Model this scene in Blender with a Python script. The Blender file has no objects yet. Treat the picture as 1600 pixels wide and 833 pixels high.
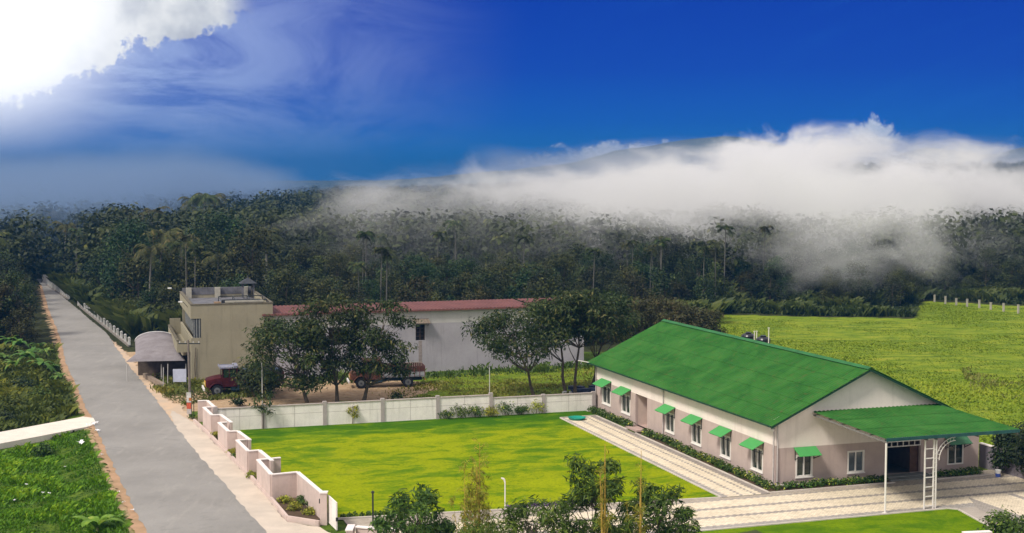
import bpy, math, random
import numpy as np
random.seed(7)
C = bpy.context.scene.collection
S = bpy.context.scene
R = math.radians

# ------------------------------------------------------------------ camera
F = 2087.0; H = 19.0; CX, CY = 800.0, 416.5
PITCH = math.atan((CY - 285) / F)
cam = bpy.data.cameras.new('camera'); co = bpy.data.objects.new('camera', cam); C.objects.link(co)
co.location = (0, 0, H); co.rotation_euler = (R(90) - PITCH, 0, 0)
cam.sensor_width = 36; cam.lens = 36 * F / 1600; cam.clip_start = 0.5; cam.clip_end = 20000
S.camera = co

def ray(px, py):
    c, s = math.cos(PITCH), math.sin(PITCH)
    u = (px - CX) / F; v = (CY - py) / F
    return (u, c + v * s, -s + v * c)
def at(px, py, z=0.0):
    """the place in the world, at height z, seen at that point of the photograph"""
    r = ray(px, py); t = (z - H) / r[2]
    return (r[0] * t, r[1] * t, z)
def atY(px, py, Y):
    r = ray(px, py); t = Y / r[1]
    return (r[0] * t, Y, H + r[2] * t)

# ------------------------------------------------------------------ render settings
S.view_settings.view_transform = 'Standard'; S.view_settings.look = 'None'
S.view_settings.exposure = 0.12; S.view_settings.gamma = 1.0
S.cycles.use_denoising = True
S.cycles.max_bounces = 6; S.cycles.diffuse_bounces = 2; S.cycles.glossy_bounces = 2
S.cycles.transmission_bounces = 3; S.cycles.volume_bounces = 4; S.cycles.transparent_max_bounces = 6
S.cycles.volume_max_steps = 256
S.cycles.use_adaptive_sampling = True; S.cycles.adaptive_threshold = 0.02
S.cycles.caustics_reflective = False; S.cycles.caustics_refractive = False

# ------------------------------------------------------------------ sun and sky
SUNV = np.array([-0.64, -0.62, 1.0]); SUNV /= np.linalg.norm(SUNV)
sun = bpy.data.lights.new('sun', 'SUN'); so = bpy.data.objects.new('sun', sun); C.objects.link(so)
sun.energy = 3.6; sun.angle = R(13); sun.color = (1.0, 0.93, 0.82)
from mathutils import Vector, Matrix
so.rotation_euler = Vector(SUNV).to_track_quat('Z', 'Y').to_euler()
so.location = (-100, -80, 200)

class NT:
    """tiny helper for node trees"""
    def __init__(s, tree): s.t = tree; s.n = tree.nodes; s.l = tree.links
    def add(s, typ, **kw):
        n = s.n.new(typ)
        for k, v in kw.items(): setattr(n, k, v)
        return n
    def put(s, n, i, v):
        if v is None: return
        if isinstance(v, bpy.types.NodeSocket): s.l.new(v, n.inputs[i])
        else:
            if isinstance(v, (tuple, list)) and len(v) == 3 and n.inputs[i].type == 'RGBA': v = (*v, 1)
            n.inputs[i].default_value = v
    def m(s, op, a, b=None, c=None, clamp=False):
        n = s.add('ShaderNodeMath', operation=op); n.use_clamp = clamp
        s.put(n, 0, a); s.put(n, 1, b); s.put(n, 2, c); return n.outputs[0]
    def vm(s, op, a, b=None, out=0):
        n = s.add('ShaderNodeVectorMath', operation=op); s.put(n, 0, a); s.put(n, 1, b); return n.outputs[out]
    def mix(s, f, a, b, blend='MIX'):
        n = s.add('ShaderNodeMix', data_type='RGBA', blend_type=blend)
        s.put(n, 0, f); s.put(n, 6, a); s.put(n, 7, b); return n.outputs[2]
    def noise(s, vec, scale, detail=4, rough=0.55, dist=0.0, out=0):
        n = s.add('ShaderNodeTexNoise'); s.put(n, 'Vector', vec); s.put(n, 'Scale', scale)
        s.put(n, 'Detail', detail); s.put(n, 'Roughness', rough); s.put(n, 'Distortion', dist); return n.outputs[out]
    def ramp(s, f, stops, interp='LINEAR'):
        n = s.add('ShaderNodeValToRGB'); cr = n.color_ramp; cr.interpolation = interp
        while len(cr.elements) > 1: cr.elements.remove(cr.elements[-1])
        for i, (p, c) in enumerate(stops):
            e = cr.elements[0] if i == 0 else cr.elements.new(p)
            e.position = p; e.color = (*c, 1) if len(c) == 3 else c
        s.put(n, 0, f); return n.outputs[0]
    def ss(s, v, a, b):
        n = s.add('ShaderNodeMapRange', interpolation_type='SMOOTHSTEP')
        s.put(n, 0, v); s.put(n, 1, a); s.put(n, 2, b); s.put(n, 3, 0.0); s.put(n, 4, 1.0); return n.outputs[0]
    def sep(s, v):
        n = s.add('ShaderNodeSeparateXYZ'); s.put(n, 0, v); return n.outputs
    def comb(s, x, y, z):
        n = s.add('ShaderNodeCombineXYZ'); s.put(n, 0, x); s.put(n, 1, y); s.put(n, 2, z); return n.outputs[0]

def build_world():
    w = bpy.data.worlds.new('World'); S.world = w; w.use_nodes = True
    t = NT(w.node_tree); t.n.clear()
    out = t.add('ShaderNodeOutputWorld'); bg = t.add('ShaderNodeBackground'); t.put(bg, 'Strength', 0.1)
    t.l.new(bg.outputs[0], out.inputs[0])
    sky = t.add('ShaderNodeTexSky', sky_type='NISHITA'); sky.sun_disc = False
    sky.sun_elevation = math.asin(SUNV[2]); sky.sun_rotation = math.atan2(SUNV[0], SUNV[1])
    sky.altitude = 900; sky.air_density = 1.0; sky.dust_density = 1.0
    tc = t.add('ShaderNodeTexCoord').outputs['Generated']
    x, y, z = t.sep(tc)
    # deep saturated blue, paler near the horizon
    base = t.ramp(t.m('MULTIPLY', t.m('MAXIMUM', z, 0.0), 4.0), [
        (0.0, (0.07, 0.27, 0.58)), (0.08, (0.008, 0.17, 0.58)), (0.18, (0.0, 0.088, 0.53)),
        (0.33, (0.0, 0.040, 0.45)), (0.60, (0.0, 0.024, 0.37)), (1.0, (0.03, 0.14, 0.5))])
    base = t.mix(1.0, base, (10.0, 10.0, 10.0), 'MULTIPLY')
    col = t.mix(0.985, sky.outputs[0], base)
    # tangent-plane style direction coordinates: azimuth a and elevation e of the view direction
    az = t.m('ARCTAN2', x, y); el = t.m('ARCSINE', z)
    n_warp = t.noise(tc, 9.0, 5, 0.6)
    nv = t.m('SUBTRACT', n_warp, 0.5)
    # thin violet-white cirrus veil to the left
    st = t.comb(t.m('MULTIPLY', t.m('ADD', az, t.m('MULTIPLY', el, 1.5)), 5.0), t.m('MULTIPLY', t.m('SUBTRACT', el, t.m('MULTIPLY', az, 0.22)), 15.0), 2.0)
    cir = t.noise(st, 1.0, 9, 0.66, 0.9)
    cm = t.m('MULTIPLY', t.ss(az, 0.02, -0.34), t.ss(t.m('ABSOLUTE', t.m('SUBTRACT', el, 0.085)), 0.15, 0.0))
    cir = t.m('MULTIPLY', t.ss(cir, 0.24, 0.62), cm)
    base_veil = t.m('MULTIPLY', t.ss(az, -0.10, -0.40), t.ss(t.m('ABSOLUTE', t.m('SUBTRACT', el, 0.075)), 0.12, 0.0))
    cir = t.m('MAXIMUM', cir, t.m('MULTIPLY', base_veil, t.m('ADD', 0.55, t.m('MULTIPLY', cir, .5))))
    col = t.mix(t.m('MULTIPLY', cir, 0.92, clamp=True), col, (5.3, 6.5, 9.5))
    # faint streaks on the right
    st2 = t.comb(t.m('MULTIPLY', az, 4.0), t.m('MULTIPLY', t.m('SUBTRACT', el, t.m('MULTIPLY', az, 0.35)), 30.0), 7.0)
    s2 = t.m('MULTIPLY', t.ss(t.noise(st2, 1.0, 5, 0.55, 0.3), 0.45, 0.85), t.ss(az, 0.0, 0.4))
    col = t.mix(t.m('MULTIPLY', s2, 0.35, clamp=True), col, (.3, 2.6, 8.0))
    # sun-bright glare round the cloud on the far left
    g = t.m('SQRT', t.m('ADD', t.m('POWER', t.m('SUBTRACT', az, -0.39), 2.0), t.m('POWER', t.m('MULTIPLY', t.m('SUBTRACT', el, 0.115), 1.0), 2.0)))
    glare = t.m('POWER', t.ss(g, 0.15, 0.03), 1.4)
    col = t.mix(t.m('MULTIPLY', glare, 0.98, clamp=True), col, (15, 15, 15.5))
    # cumulus in the upper left: below a sloping ragged edge there is clear sky
    fine = t.noise(tc, 30.0, 8, 0.68)
    edge = t.m('SUBTRACT', el, t.m('ADD', 0.098, t.m('MULTIPLY', t.m('ADD', az, 0.25), 0.42)))
    cum = t.m('ADD', t.m('MULTIPLY', edge, 26.0), t.m('MULTIPLY', t.m('SUBTRACT', fine, 0.5), 2.2))
    cum = t.m('ADD', cum, t.m('MULTIPLY', nv, 1.6))
    cumf = t.m('MULTIPLY', t.ss(cum, -0.04, 0.15), t.ss(az, -0.185, -0.215))
    shade = t.noise(tc, 34.0, 5, 0.55)
    ccol = t.ramp(t.m('ADD', shade, t.m('MULTIPLY', glare, 0.35)), [(0.3, (5.2, 5.4, 6.0)), (0.5, (7.2, 7.4, 7.6)), (0.68, (9.6, 9.6, 9.4))])
    ccol = t.mix(t.m('MULTIPLY', glare, 1.1, clamp=True), ccol, (16, 16, 16))
    col = t.mix(cumf, col, ccol)
    # white cumulus heads behind the hills on the right
    def blob(a0, e0, ra, re):
        dx = t.m('DIVIDE', t.m('SUBTRACT', az, a0), ra); dy = t.m('DIVIDE', t.m('SUBTRACT', el, e0), re)
        return t.m('SUBTRACT', 1.0, t.m('ADD', t.m('MULTIPLY', dx, dx), t.m('MULTIPLY', dy, dy)))
    mm = t.m('MAXIMUM', blob(0.222, 0.012, 0.045, 0.026), blob(0.262, 0.030, 0.030, 0.017))
    mm = t.m('MAXIMUM', mm, blob(0.262, 0.010, 0.05, 0.022))
    mm = t.m('MAXIMUM', mm, blob(0.375, 0.006, 0.05, 0.018))
    mm = t.m('MAXIMUM', mm, blob(0.075, 0.012, 0.09, 0.020))
    f2 = t.noise(tc, 52.0, 9, 0.68, 0.4)
    mm = t.m('ADD', mm, t.m('MULTIPLY', t.m('SUBTRACT', f2, 0.53), 4.6))
    mf = t.m('MULTIPLY', t.ss(mm, 0.05, 0.75), t.ss(az, -0.1, 0.05))
    col = t.mix(mf, col, (8.4, 8.8, 9.6))
    # added out-of-view cloud overhead and behind the viewer, for warm-white fill light
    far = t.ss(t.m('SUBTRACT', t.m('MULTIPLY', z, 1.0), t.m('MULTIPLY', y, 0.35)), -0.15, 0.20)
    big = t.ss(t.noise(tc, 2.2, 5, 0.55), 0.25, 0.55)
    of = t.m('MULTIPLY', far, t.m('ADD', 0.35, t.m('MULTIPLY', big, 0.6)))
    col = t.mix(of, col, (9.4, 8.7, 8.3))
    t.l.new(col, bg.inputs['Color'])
build_world()

# ------------------------------------------------------------------ materials
MATS = {}
def mat(name, base, rough=0.8, vary=0.0, scale=3.0, bump=0.0, bscale=20.0, metallic=0.0, spec=0.3, base2=None, dist=0.3, rand=0.0, streak=0.0):
    """procedural: base colour, a second colour by noise, optional bump"""
    if name in MATS: return MATS[name]
    m = bpy.data.materials.new(name); m.use_nodes = True; t = NT(m.node_tree)
    p = m.node_tree.nodes['Principled BSDF']
    tc = t.add('ShaderNodeTexCoord').outputs['Object']
    b2 = base2 or tuple(max(0, c * (1 - vary)) for c in base)
    f = t.ss(t.noise(tc, scale, 6, 0.6, dist), 0.32, 0.68)
    col = t.mix(f, base, b2)
    f3 = t.noise(tc, scale * 9, 3, 0.6)
    col = t.mix(t.m('MULTIPLY', t.ss(f3, 0.45, 0.8), min(0.5, vary + 0.1)), col, tuple(c * 0.7 for c in b2))
    if streak:   # rain streaks and grime of its own shape
        sn = t.noise(t.vm('MULTIPLY', tc, (2.2, 2.2, .16)), 1.0, 5, .7)
        col = t.mix(t.m('MULTIPLY', t.ss(sn, .50, .74), streak), col, tuple(c * w for c, w in zip(b2, (.52, .50, .47))))
    if rand:
        oi = t.add('ShaderNodeObjectInfo').outputs['Random']
        hs = t.add('ShaderNodeHueSaturation'); t.put(hs, 'Color', col)
        t.put(hs, 'Value', t.m('ADD', 1.0 - rand / 2, t.m('MULTIPLY', oi, rand))); col = hs.outputs[0]
    t.l.new(col, p.inputs['Base Color'])
    t.put(p, 'Roughness', rough); t.put(p, 'Metallic', metallic); t.put(p, 'Specular IOR Level', spec)
    if bump:
        bn = t.add('ShaderNodeBump'); t.put(bn, 'Strength', bump); t.put(bn, 'Distance', 0.05)
        t.l.new(t.noise(tc, bscale, 4, 0.6), bn.inputs['Height']); t.l.new(bn.outputs[0], p.inputs['Normal'])
    MATS[name] = m; return m

def leafmat(name, dark, light, tip=None, trans=0.3, rand=0.35):
    if name in MATS: return MATS[name]
    m = bpy.data.materials.new(name); m.use_nodes = True; t = NT(m.node_tree)
    p = m.node_tree.nodes['Principled BSDF']; out = m.node_tree.nodes['Material Output']
    a = t.add('ShaderNodeAttribute', attribute_name='tint').outputs['Fac']
    stops = [(0.0, dark), (0.75, light), (1.0, tip or light)]
    col = t.ramp(a, stops)
    oi = t.add('ShaderNodeObjectInfo').outputs['Random']
    hs = t.add('ShaderNodeHueSaturation'); t.put(hs, 'Color', col)
    t.put(hs, 'Value', t.m('ADD', 1.0 - rand / 2, t.m('MULTIPLY', oi, rand)))
    t.put(hs, 'Hue', t.m('ADD', 0.5 - 0.03 * rand / 0.35, t.m('MULTIPLY', t.m('FRACT', t.m('MULTIPLY', oi, 7.31)), 0.045 * rand / 0.35)))
    t.l.new(hs.outputs[0], p.inputs['Base Color'])
    t.put(p, 'Roughness', 0.55); t.put(p, 'Specular IOR Level', 0.25)
    tr = t.add('ShaderNodeBsdfTranslucent'); t.l.new(hs.outputs[0], tr.inputs[0])
    mx = t.add('ShaderNodeMixShader'); t.put(mx, 0, trans)
    t.l.new(p.outputs[0], mx.inputs[1]); t.l.new(tr.outputs[0], mx.inputs[2]); t.l.new(mx.outputs[0], out.inputs[0])
    MATS[name] = m; return m

def glassmat(name, col=(0.015, 0.03, 0.02)):
    if name in MATS: return MATS[name]
    m = mat(name, col, 0.08, 0.3, 1.5, spec=0.8); return m

WHITE = mat('white_paint', (0.80, 0.76, 0.72), 0.7, 0.06, 0.8)
CREAMW = mat('gable_paint', (0.83, 0.74, 0.69), 0.85, 0.07, 0.7, bump=0.15, bscale=30, streak=.22)
MAUVE = mat('mauve_paint', (0.50, 0.40, 0.37), 0.85, 0.10, 0.9, bump=0.15, bscale=30, streak=.25)
COPING = mat('coping_paint', (0.82, 0.75, 0.72), 0.8, 0.10, 1.2)
WALLW = mat('whitewash', (0.86, 0.81, 0.77), 0.9, 0.12, 0.9, bump=0.2, bscale=8, streak=.5)
PILW = mat('wall_pillar_paint', (0.42, 0.37, 0.36), 0.9, 0.15, 1.5)
WALLM = mat('compound_wall_paint', (0.60, 0.48, 0.44), 0.9, 0.12, 1.0, bump=0.2, bscale=12, streak=.4)
AWN = mat('awning_green', (0.07, 0.34, 0.09), 0.6, 0.08, 1.0)
DARKM = mat('dark_metal', (0.03, 0.035, 0.035), 0.5, 0.3, 4)
STEELW = mat('white_steel', (0.78, 0.74, 0.70), 0.45, 0.1, 3)
GLASS = glassmat('window_glass')
GLASSB = glassmat('window_glass_pale', (0.10, 0.13, 0.15))
CURT = mat('dark_interior', (0.02, 0.018, 0.015), 0.9, 0.3)
BARK = mat('bark', (0.13, 0.10, 0.075), 0.95, 0.4, 3, bump=0.5, bscale=12, rand=0.3)
PALEBARK = mat('pale_bark', (0.30, 0.28, 0.24), 0.95, 0.3, 3, bump=0.3, bscale=12, rand=0.3)
BLACKP = mat('black_plastic', (0.008, 0.008, 0.016), 0.35, 0.3, 2, spec=0.5)
CONC = mat('concrete', (0.46, 0.42, 0.37), 0.95, 0.2, 0.6, bump=0.3, bscale=10)
DIRTYCONC = mat('weathered_concrete', (0.17, 0.17, 0.19), 0.95, 0.45, 1.2, bump=0.3, bscale=8)
YEL = mat('cream_plaster', (0.315, 0.285, 0.205), 0.95, 0.12, 0.5, bump=0.15, bscale=9, streak=.4)
GREYW = mat('grey_plaster', (0.40, 0.38, 0.42), 0.95, 0.14, 0.35, bump=0.15, bscale=8, streak=.4)
GREYTOP = mat('pale_plaster', (0.55, 0.53, 0.52), 0.95, 0.10, 0.4, bump=0.15, bscale=8, streak=.3)
REDROOF = mat('red_sheet_roof', (0.16, 0.06, 0.055), 0.85, 0.3, 0.6)

# ------------------------------------------------------------------ mesh helpers
class MB:
    def __init__(s): s.v = []; s.f = []; s.mi = []; s.m = 0
    def use(s, i): s.m = i; return s
    def quad(s, pts):
        n = len(s.v); s.v += [tuple(p) for p in pts]; s.f.append(tuple(range(n, n + len(pts)))); s.mi.append(s.m); return s
    def box(s, x0, x1, y0, y1, z0, z1, fn=None):
        P = [(x, y, z) for x in (x0, x1) for y in (y0, y1) for z in (z0, z1)]
        if fn: P = [fn(*p) for p in P]
        n = len(s.v); s.v += P
        for f in ((0, 1, 3, 2), (4, 6, 7, 5), (0, 4, 5, 1), (2, 3, 7, 6), (0, 2, 6, 4), (1, 5, 7, 3)):
            s.f.append(tuple(n + i for i in f)); s.mi.append(s.m)
        return s
    def wall(s, p, q, z0, z1, th, zq0=None, zq1=None):
        """upright slab from p to q (centre line)"""
        d = np.array(q[:2], float) - np.array(p[:2], float); L = np.linalg.norm(d); d /= max(L, 1e-6); n = np.array([-d[1], d[0]]) * th / 2
        zq0 = z0 if zq0 is None else zq0; zq1 = z1 if zq1 is None else zq1
        a = [(p[0] - n[0], p[1] - n[1]), (q[0] - n[0], q[1] - n[1]), (q[0] + n[0], q[1] + n[1]), (p[0] + n[0], p[1] + n[1])]
        zs0 = [z0, zq0, zq0, z0]; zs1 = [z1, zq1, zq1, z1]
        k = len(s.v); s.v += [(*a[i], zs0[i]) for i in range(4)] + [(*a[i], zs1[i]) for i in range(4)]
        for f in ((3, 2, 1, 0), (4, 5, 6, 7), (0, 1, 5, 4), (1, 2, 6, 5), (2, 3, 7, 6), (3, 0, 4, 7)):
            s.f.append(tuple(k + i for i in f)); s.mi.append(s.m)
        return s
    def prism(s, poly, z0, z1):
        k = len(s.v); n = len(poly); s.v += [(p[0], p[1], z0) for p in poly] + [(p[0], p[1], z1) for p in poly]
        s.f.append(tuple(range(k + n - 1, k - 1, -1))); s.mi.append(s.m); s.f.append(tuple(range(k + n, k + 2 * n))); s.mi.append(s.m)
        for i in range(n):
            j = (i + 1) % n; s.f.append((k + i, k + j, k + n + j, k + n + i)); s.mi.append(s.m)
        return s
    def tube(s, p0, p1, r0, r1=None, n=8, cap=True):
        r1 = r0 if r1 is None else r1
        p0 = np.array(p0, float); p1 = np.array(p1, float); d = p1 - p0; L = np.linalg.norm(d)
        if L < 1e-6: return s
        d /= L; a = np.cross(d, (0, 0, 1) if abs(d[2]) < 0.9 else (1, 0, 0)); a /= np.linalg.norm(a); b = np.cross(d, a)
        k = len(s.v)
        for p, r in ((p0, r0), (p1, r1)):
            for i in range(n):
                t = 2 * math.pi * i / n; s.v.append(tuple(p + r * (math.cos(t) * a + math.sin(t) * b)))
        for i in range(n):
            j = (i + 1) % n; s.f.append((k + i, k + j, k + n + j, k + n + i)); s.mi.append(s.m)
        if cap:
            s.f.append(tuple(range(k + n - 1, k - 1, -1))); s.mi.append(s.m); s.f.append(tuple(range(k + n, k + 2 * n))); s.mi.append(s.m)
        return s
    def path(s, pts, radii, n=6):
        for i in range(len(pts) - 1): s.tube(pts[i], pts[i + 1], radii[i], radii[i + 1], n)
        return s
    def lathe(s, prof, n=20, c=(0, 0, 0)):
        k = len(s.v)
        for r, z in prof:
            for i in range(n):
                t = 2 * math.pi * i / n; s.v.append((c[0] + r * math.cos(t), c[1] + r * math.sin(t), c[2] + z))
        for j in range(len(prof) - 1):
            for i in range(n):
                i2 = (i + 1) % n; s.f.append((k + j * n + i, k + j * n + i2, k + (j + 1) * n + i2, k + (j + 1) * n + i)); s.mi.append(s.m)
        s.f.append(tuple(range(k + n - 1, k - 1, -1))); s.mi.append(s.m)
        m = k + (len(prof) - 1) * n; s.f.append(tuple(range(m, m + n))); s.mi.append(s.m)
        return s
    def build(s, name, mats, parent=None, loc=(0, 0, 0), rz=0.0, smooth=False):
        me = bpy.data.meshes.new(name); me.from_pydata(s.v, [], s.f)
        if not isinstance(mats, (list, tuple)): mats = [mats]
        for m in mats: me.materials.append(m)
        if len(mats) > 1: me.polygons.foreach_set('material_index', s.mi)
        if smooth: me.polygons.foreach_set('use_smooth', [True] * len(s.f))
        me.update()
        o = bpy.data.objects.new(name, me); C.objects.link(o); o.parent = parent
        o.location = loc; o.rotation_euler = (0, 0, rz); return o

def tag(o, label=None, cat=None, group=None, kind=None):
    if label: o['label'] = label
    if cat: o['category'] = cat
    if group: o['group'] = group
    if kind: o['kind'] = kind
    return o
def thing(name, label, cat, loc=(0, 0, 0), rz=0.0, group=None):
    o = bpy.data.objects.new(name, None); C.objects.link(o); o.location = loc; o.rotation_euler = (0, 0, rz)
    o.empty_display_size = 0.5
    return tag(o, label, cat, group)
def dup(root, loc, rz=0.0, scale=1.0, label=None, group=None):
    c = root.copy(); C.objects.link(c); c.location = loc; c.rotation_euler = (0, 0, rz)
    c.scale = (scale,) * 3 if not isinstance(scale, tuple) else scale
    if label: c['label'] = label
    if group: c['group'] = group
    for ch in list(root.children):
        k = ch.copy(); C.objects.link(k); k.parent = c
        for g in list(ch.children):
            q = g.copy(); C.objects.link(q); q.parent = k
    return c

def np_mesh(name, V, nv, tint=None, mats=None):
    """V: (N*nv,3) vertices, faces of nv consecutive vertices"""
    N = len(V) // nv
    me = bpy.data.meshes.new(name); me.vertices.add(len(V)); me.vertices.foreach_set('co', np.ascontiguousarray(V, np.float32).ravel())
    me.loops.add(len(V)); me.loops.foreach_set('vertex_index', np.arange(len(V), dtype=np.int32))
    me.polygons.add(N); me.polygons.foreach_set('loop_start', np.arange(0, len(V), nv, dtype=np.int32))
    me.polygons.foreach_set('loop_total', np.full(N, nv, np.int32))
    if tint is not None:
        at_ = me.attributes.new('tint', 'FLOAT', 'POINT'); at_.data.foreach_set('value', np.repeat(tint, nv).astype(np.float32))
    for m in (mats or []): me.materials.append(m)
    me.update(); return me
def np_obj(name, V, nv, tint, m, parent=None, loc=(0, 0, 0), rz=0.0):
    o = bpy.data.objects.new(name, np_mesh(name, V, nv, tint, [m])); C.objects.link(o); o.parent = parent; o.location = loc; o.rotation_euler = (0, 0, rz); return o

rng = np.random.default_rng(11)
def unit(v): return v / np.maximum(np.linalg.norm(v, axis=-1, keepdims=True), 1e-9)
def leaf_quads(P, N, A, L, W):
    """rhombic leaves at P, normal N, pointing along A (made perpendicular to N)"""
    A = unit(A - N * np.sum(A * N, axis=1, keepdims=True)); B = np.cross(N, A)
    L = np.broadcast_to(np.asarray(L, float), (len(P),))[:, None]; W = np.broadcast_to(np.asarray(W, float), (len(P),))[:, None]
    q = np.stack([P - A * L * .5, P + B * W * .5 - A * L * .05, P + A * L * .5 - N * L * .12, P - B * W * .5 - A * L * .05], axis=1)
    return q.reshape(-1, 3)
def clump(center, rad, n, L, W, flat=1.0, droop=0.3, rg=None):
    """leaves through an ellipsoidal clump"""
    rg = rg or rng
    d = unit(rg.normal(size=(n, 3))); r = rg.random(n)[:, None] ** 0.45
    P = np.asarray(center) + d * r * np.asarray([rad, rad, rad * flat])
    N = unit(d * 0.7 + rg.normal(size=(n, 3)) * 0.5 + np.array([0, 0, 0.6]))
    A = unit(d + rg.normal(size=(n, 3)) * 0.6 + np.array([0, 0, -droop]))
    s = rg.uniform(0.7, 1.25, n)
    return leaf_quads(P, N, A, L * s, W * s)
def ctint(V, nv=4, rg=None, base=0.5, spread=0.45):
    rg = rg or rng
    n = len(V) // nv; return np.clip(base + rg.normal(size=n) * spread * 0.5, 0, 1)

# ------------------------------------------------------------------ tree builders (prototypes)
def broadleaf(name, label, cat, h, cr, seed, lm, nclump=18, nleaf=70, L=0.5, W=0.26, base=0.30, crad=None, flat=0.75, group=None, bark=BARK, trunk_r=None, loc=(0, 0, 0), spread=None, lean=(0, 0), rz=0.0):
    rg = np.random.default_rng(seed)
    root = thing(name, label, cat, loc, rz, group)
    t = MB(); tr = trunk_r or h * 0.018
    top = h * 0.72; pts = [np.array([0, 0, -0.2])]; rad = [tr * 1.25]
    for i in range(1, 6):
        f = i / 5; pts.append(np.array([lean[0] * f + rg.normal() * .08 * h / 8, lean[1] * f + rg.normal() * .08 * h / 8, top * f])); rad.append(tr * (1 - .75 * f))
    t.path(pts, rad, 8)
    V = []; T = []
    crad = crad or cr * 0.42
    for k in range(nclump):
        a = 2.4 * k + rg.uniform(-.4, .4); f = rg.random()
        zz = h * (base + 0.12) + (h * (1 - base - 0.12) - crad * flat) * f
        prof = math.sqrt(max(0.05, 1 - (1.25 * f - 0.35) ** 2)) if spread is None else spread(f)
        rr = (cr - crad * 0.6) * prof * rg.uniform(0.45, 1.0)
        c = np.array([lean[0] * .8 + rr * math.cos(a), lean[1] * .8 + rr * math.sin(a), zz])
        s = rg.uniform(0.75, 1.2)
        q = clump(c, crad * s, int(nleaf * s * s), L, W, flat, rg=rg)
        V.append(q); b = 0.35 + 0.3 * rg.random(); T.append(ctint(q, rg=rg, base=b))
        # limb from the trunk to the clump
        j = min(5, max(1, int(5 * min(.99, (zz - cr * .35) / top)))); st = pts[j]
        if rg.random() < 0.8:
            mid = (st + c) / 2 + np.array([0, 0, -0.08 * np.linalg.norm(c - st)])
            t.path([st, mid, c], [rad[j] * .55, rad[j] * .32, 0.015 * h / 8], 5)
    V = np.concatenate(V); T = np.concatenate(T)
    t.build('trunk', bark, root)
    np_obj('crown', V, 4, T, lm, root)
    return root

def frond(base, az, length, rise, droop, rg, nl=16, ll=0.9, lw=0.09):
    """pinnate palm frond: leaflets both sides of an arching rachis"""
    d = np.array([math.cos(az), math.sin(az), 0]); P = []
    for i in range(nl + 1):
        f = i / nl; P.append(base + d * length * (f ** 0.9) * (1 - .18 * f) + np.array([0, 0, length * (rise * f - droop * f * f)]))
    P = np.array(P); side = np.array([-d[1], d[0], 0]); q = []
    for i in range(1, nl + 1):
        f = i / nl; dirn = unit((P[i] - P[i - 1])[None])[0]; l = ll * (0.45 + 1.1 * math.sin(math.pi * (0.12 + .8 * f))) * .8
        for s in (-1, 1):
            tip = P[i] + side * s * l * .8 + dirn * l * .45 + np.array([0, 0, -l * (.35 + .2 * rg.random())])
            w = dirn * lw * (1 if s > 0 else -1)
            q.append([P[i] - w, P[i] + w, tip + w * .2, tip - w * .2])
    q += [[P[i], P[i] + side * .05, P[i + 1] + side * .04, P[i + 1]] for i in range(nl)]
    return np.array(q).reshape(-1, 3)
def palm(name, label, cat, h, seed, lm, nfr=16, fl=3.6, trunk_r=.17, loc=(0, 0, 0), group=None, curve=0.8, nl=16, bark=PALEBARK, ll=.9, droop=(0.5, 1.0), rise=(.1, .9), lw=.09):
    rg = np.random.default_rng(seed); root = thing(name, label, cat, loc, 0, group)
    t = MB(); a = rg.uniform(0, 6.28); pts = []; n = 8
    for i in range(n + 1):
        f = i / n; pts.append(np.array([math.cos(a) * curve * f * f, math.sin(a) * curve * f * f, -0.3 + (h + .3) * f]))
    t.path(pts, [trunk_r * (1.25 - .5 * i / n) for i in range(n + 1)], 8); t.build('trunk', bark, root)
    V = [];
    for k in range(nfr):
        r = rg.uniform(*rise); V.append(frond(pts[-1], 2.4 * k + rg.uniform(-.2, .2), fl * rg.uniform(.85, 1.1), r, rg.uniform(*droop), rg, nl, ll, lw))
    V = np.concatenate(V); np_obj('crown', V, 4, ctint(V, rg=rg, base=.55), lm, root); return root

def banana(name, label, h, seed, lm, nl=9, loc=(0, 0, 0), group=None, scale=1.0, cat='banana plant'):
    rg = np.random.default_rng(seed); root = thing(name, label, cat, loc, 0, group)
    MB().path([(0, 0, -.2), (0, 0, h * .5), (0.05, 0, h)], [.13 * scale, .1 * scale, .06 * scale], 8).build('stem', mat('banana_stem', (.18, .22, .06), .7, .3), root)
    V = []
    for k in range(nl):
        az = 2.4 * k + rg.uniform(-.3, .3); d = np.array([math.cos(az), math.sin(az), 0]); s = np.array([-d[1], d[0], 0])
        L = rg.uniform(1.5, 2.2) * scale; rise = rg.uniform(.5, 1.2); dr = rg.uniform(.6, 1.3); n = 7; prev = None
        for i in range(n + 1):
            f = i / n; p = np.array([0, 0, h * .95]) + d * L * f * .8 + np.array([0, 0, L * (rise * f - dr * f * f)])
            w = .30 * scale * math.sin(math.pi * min(1, .08 + f * .92)) ** .6
            l, r = p + s * w + np.array([0, 0, -.12 * w]), p - s * w + np.array([0, 0, -.12 * w])
            if prev is not None:
                V += [prev[0], prev[1], p, l]; V += [prev[1], prev[2], r, p]
            prev = (l, p, r)
    V = np.array(V); np_obj('leaves', V, 4, ctint(V, base=.6, rg=rg), lm, root); return root

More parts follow.
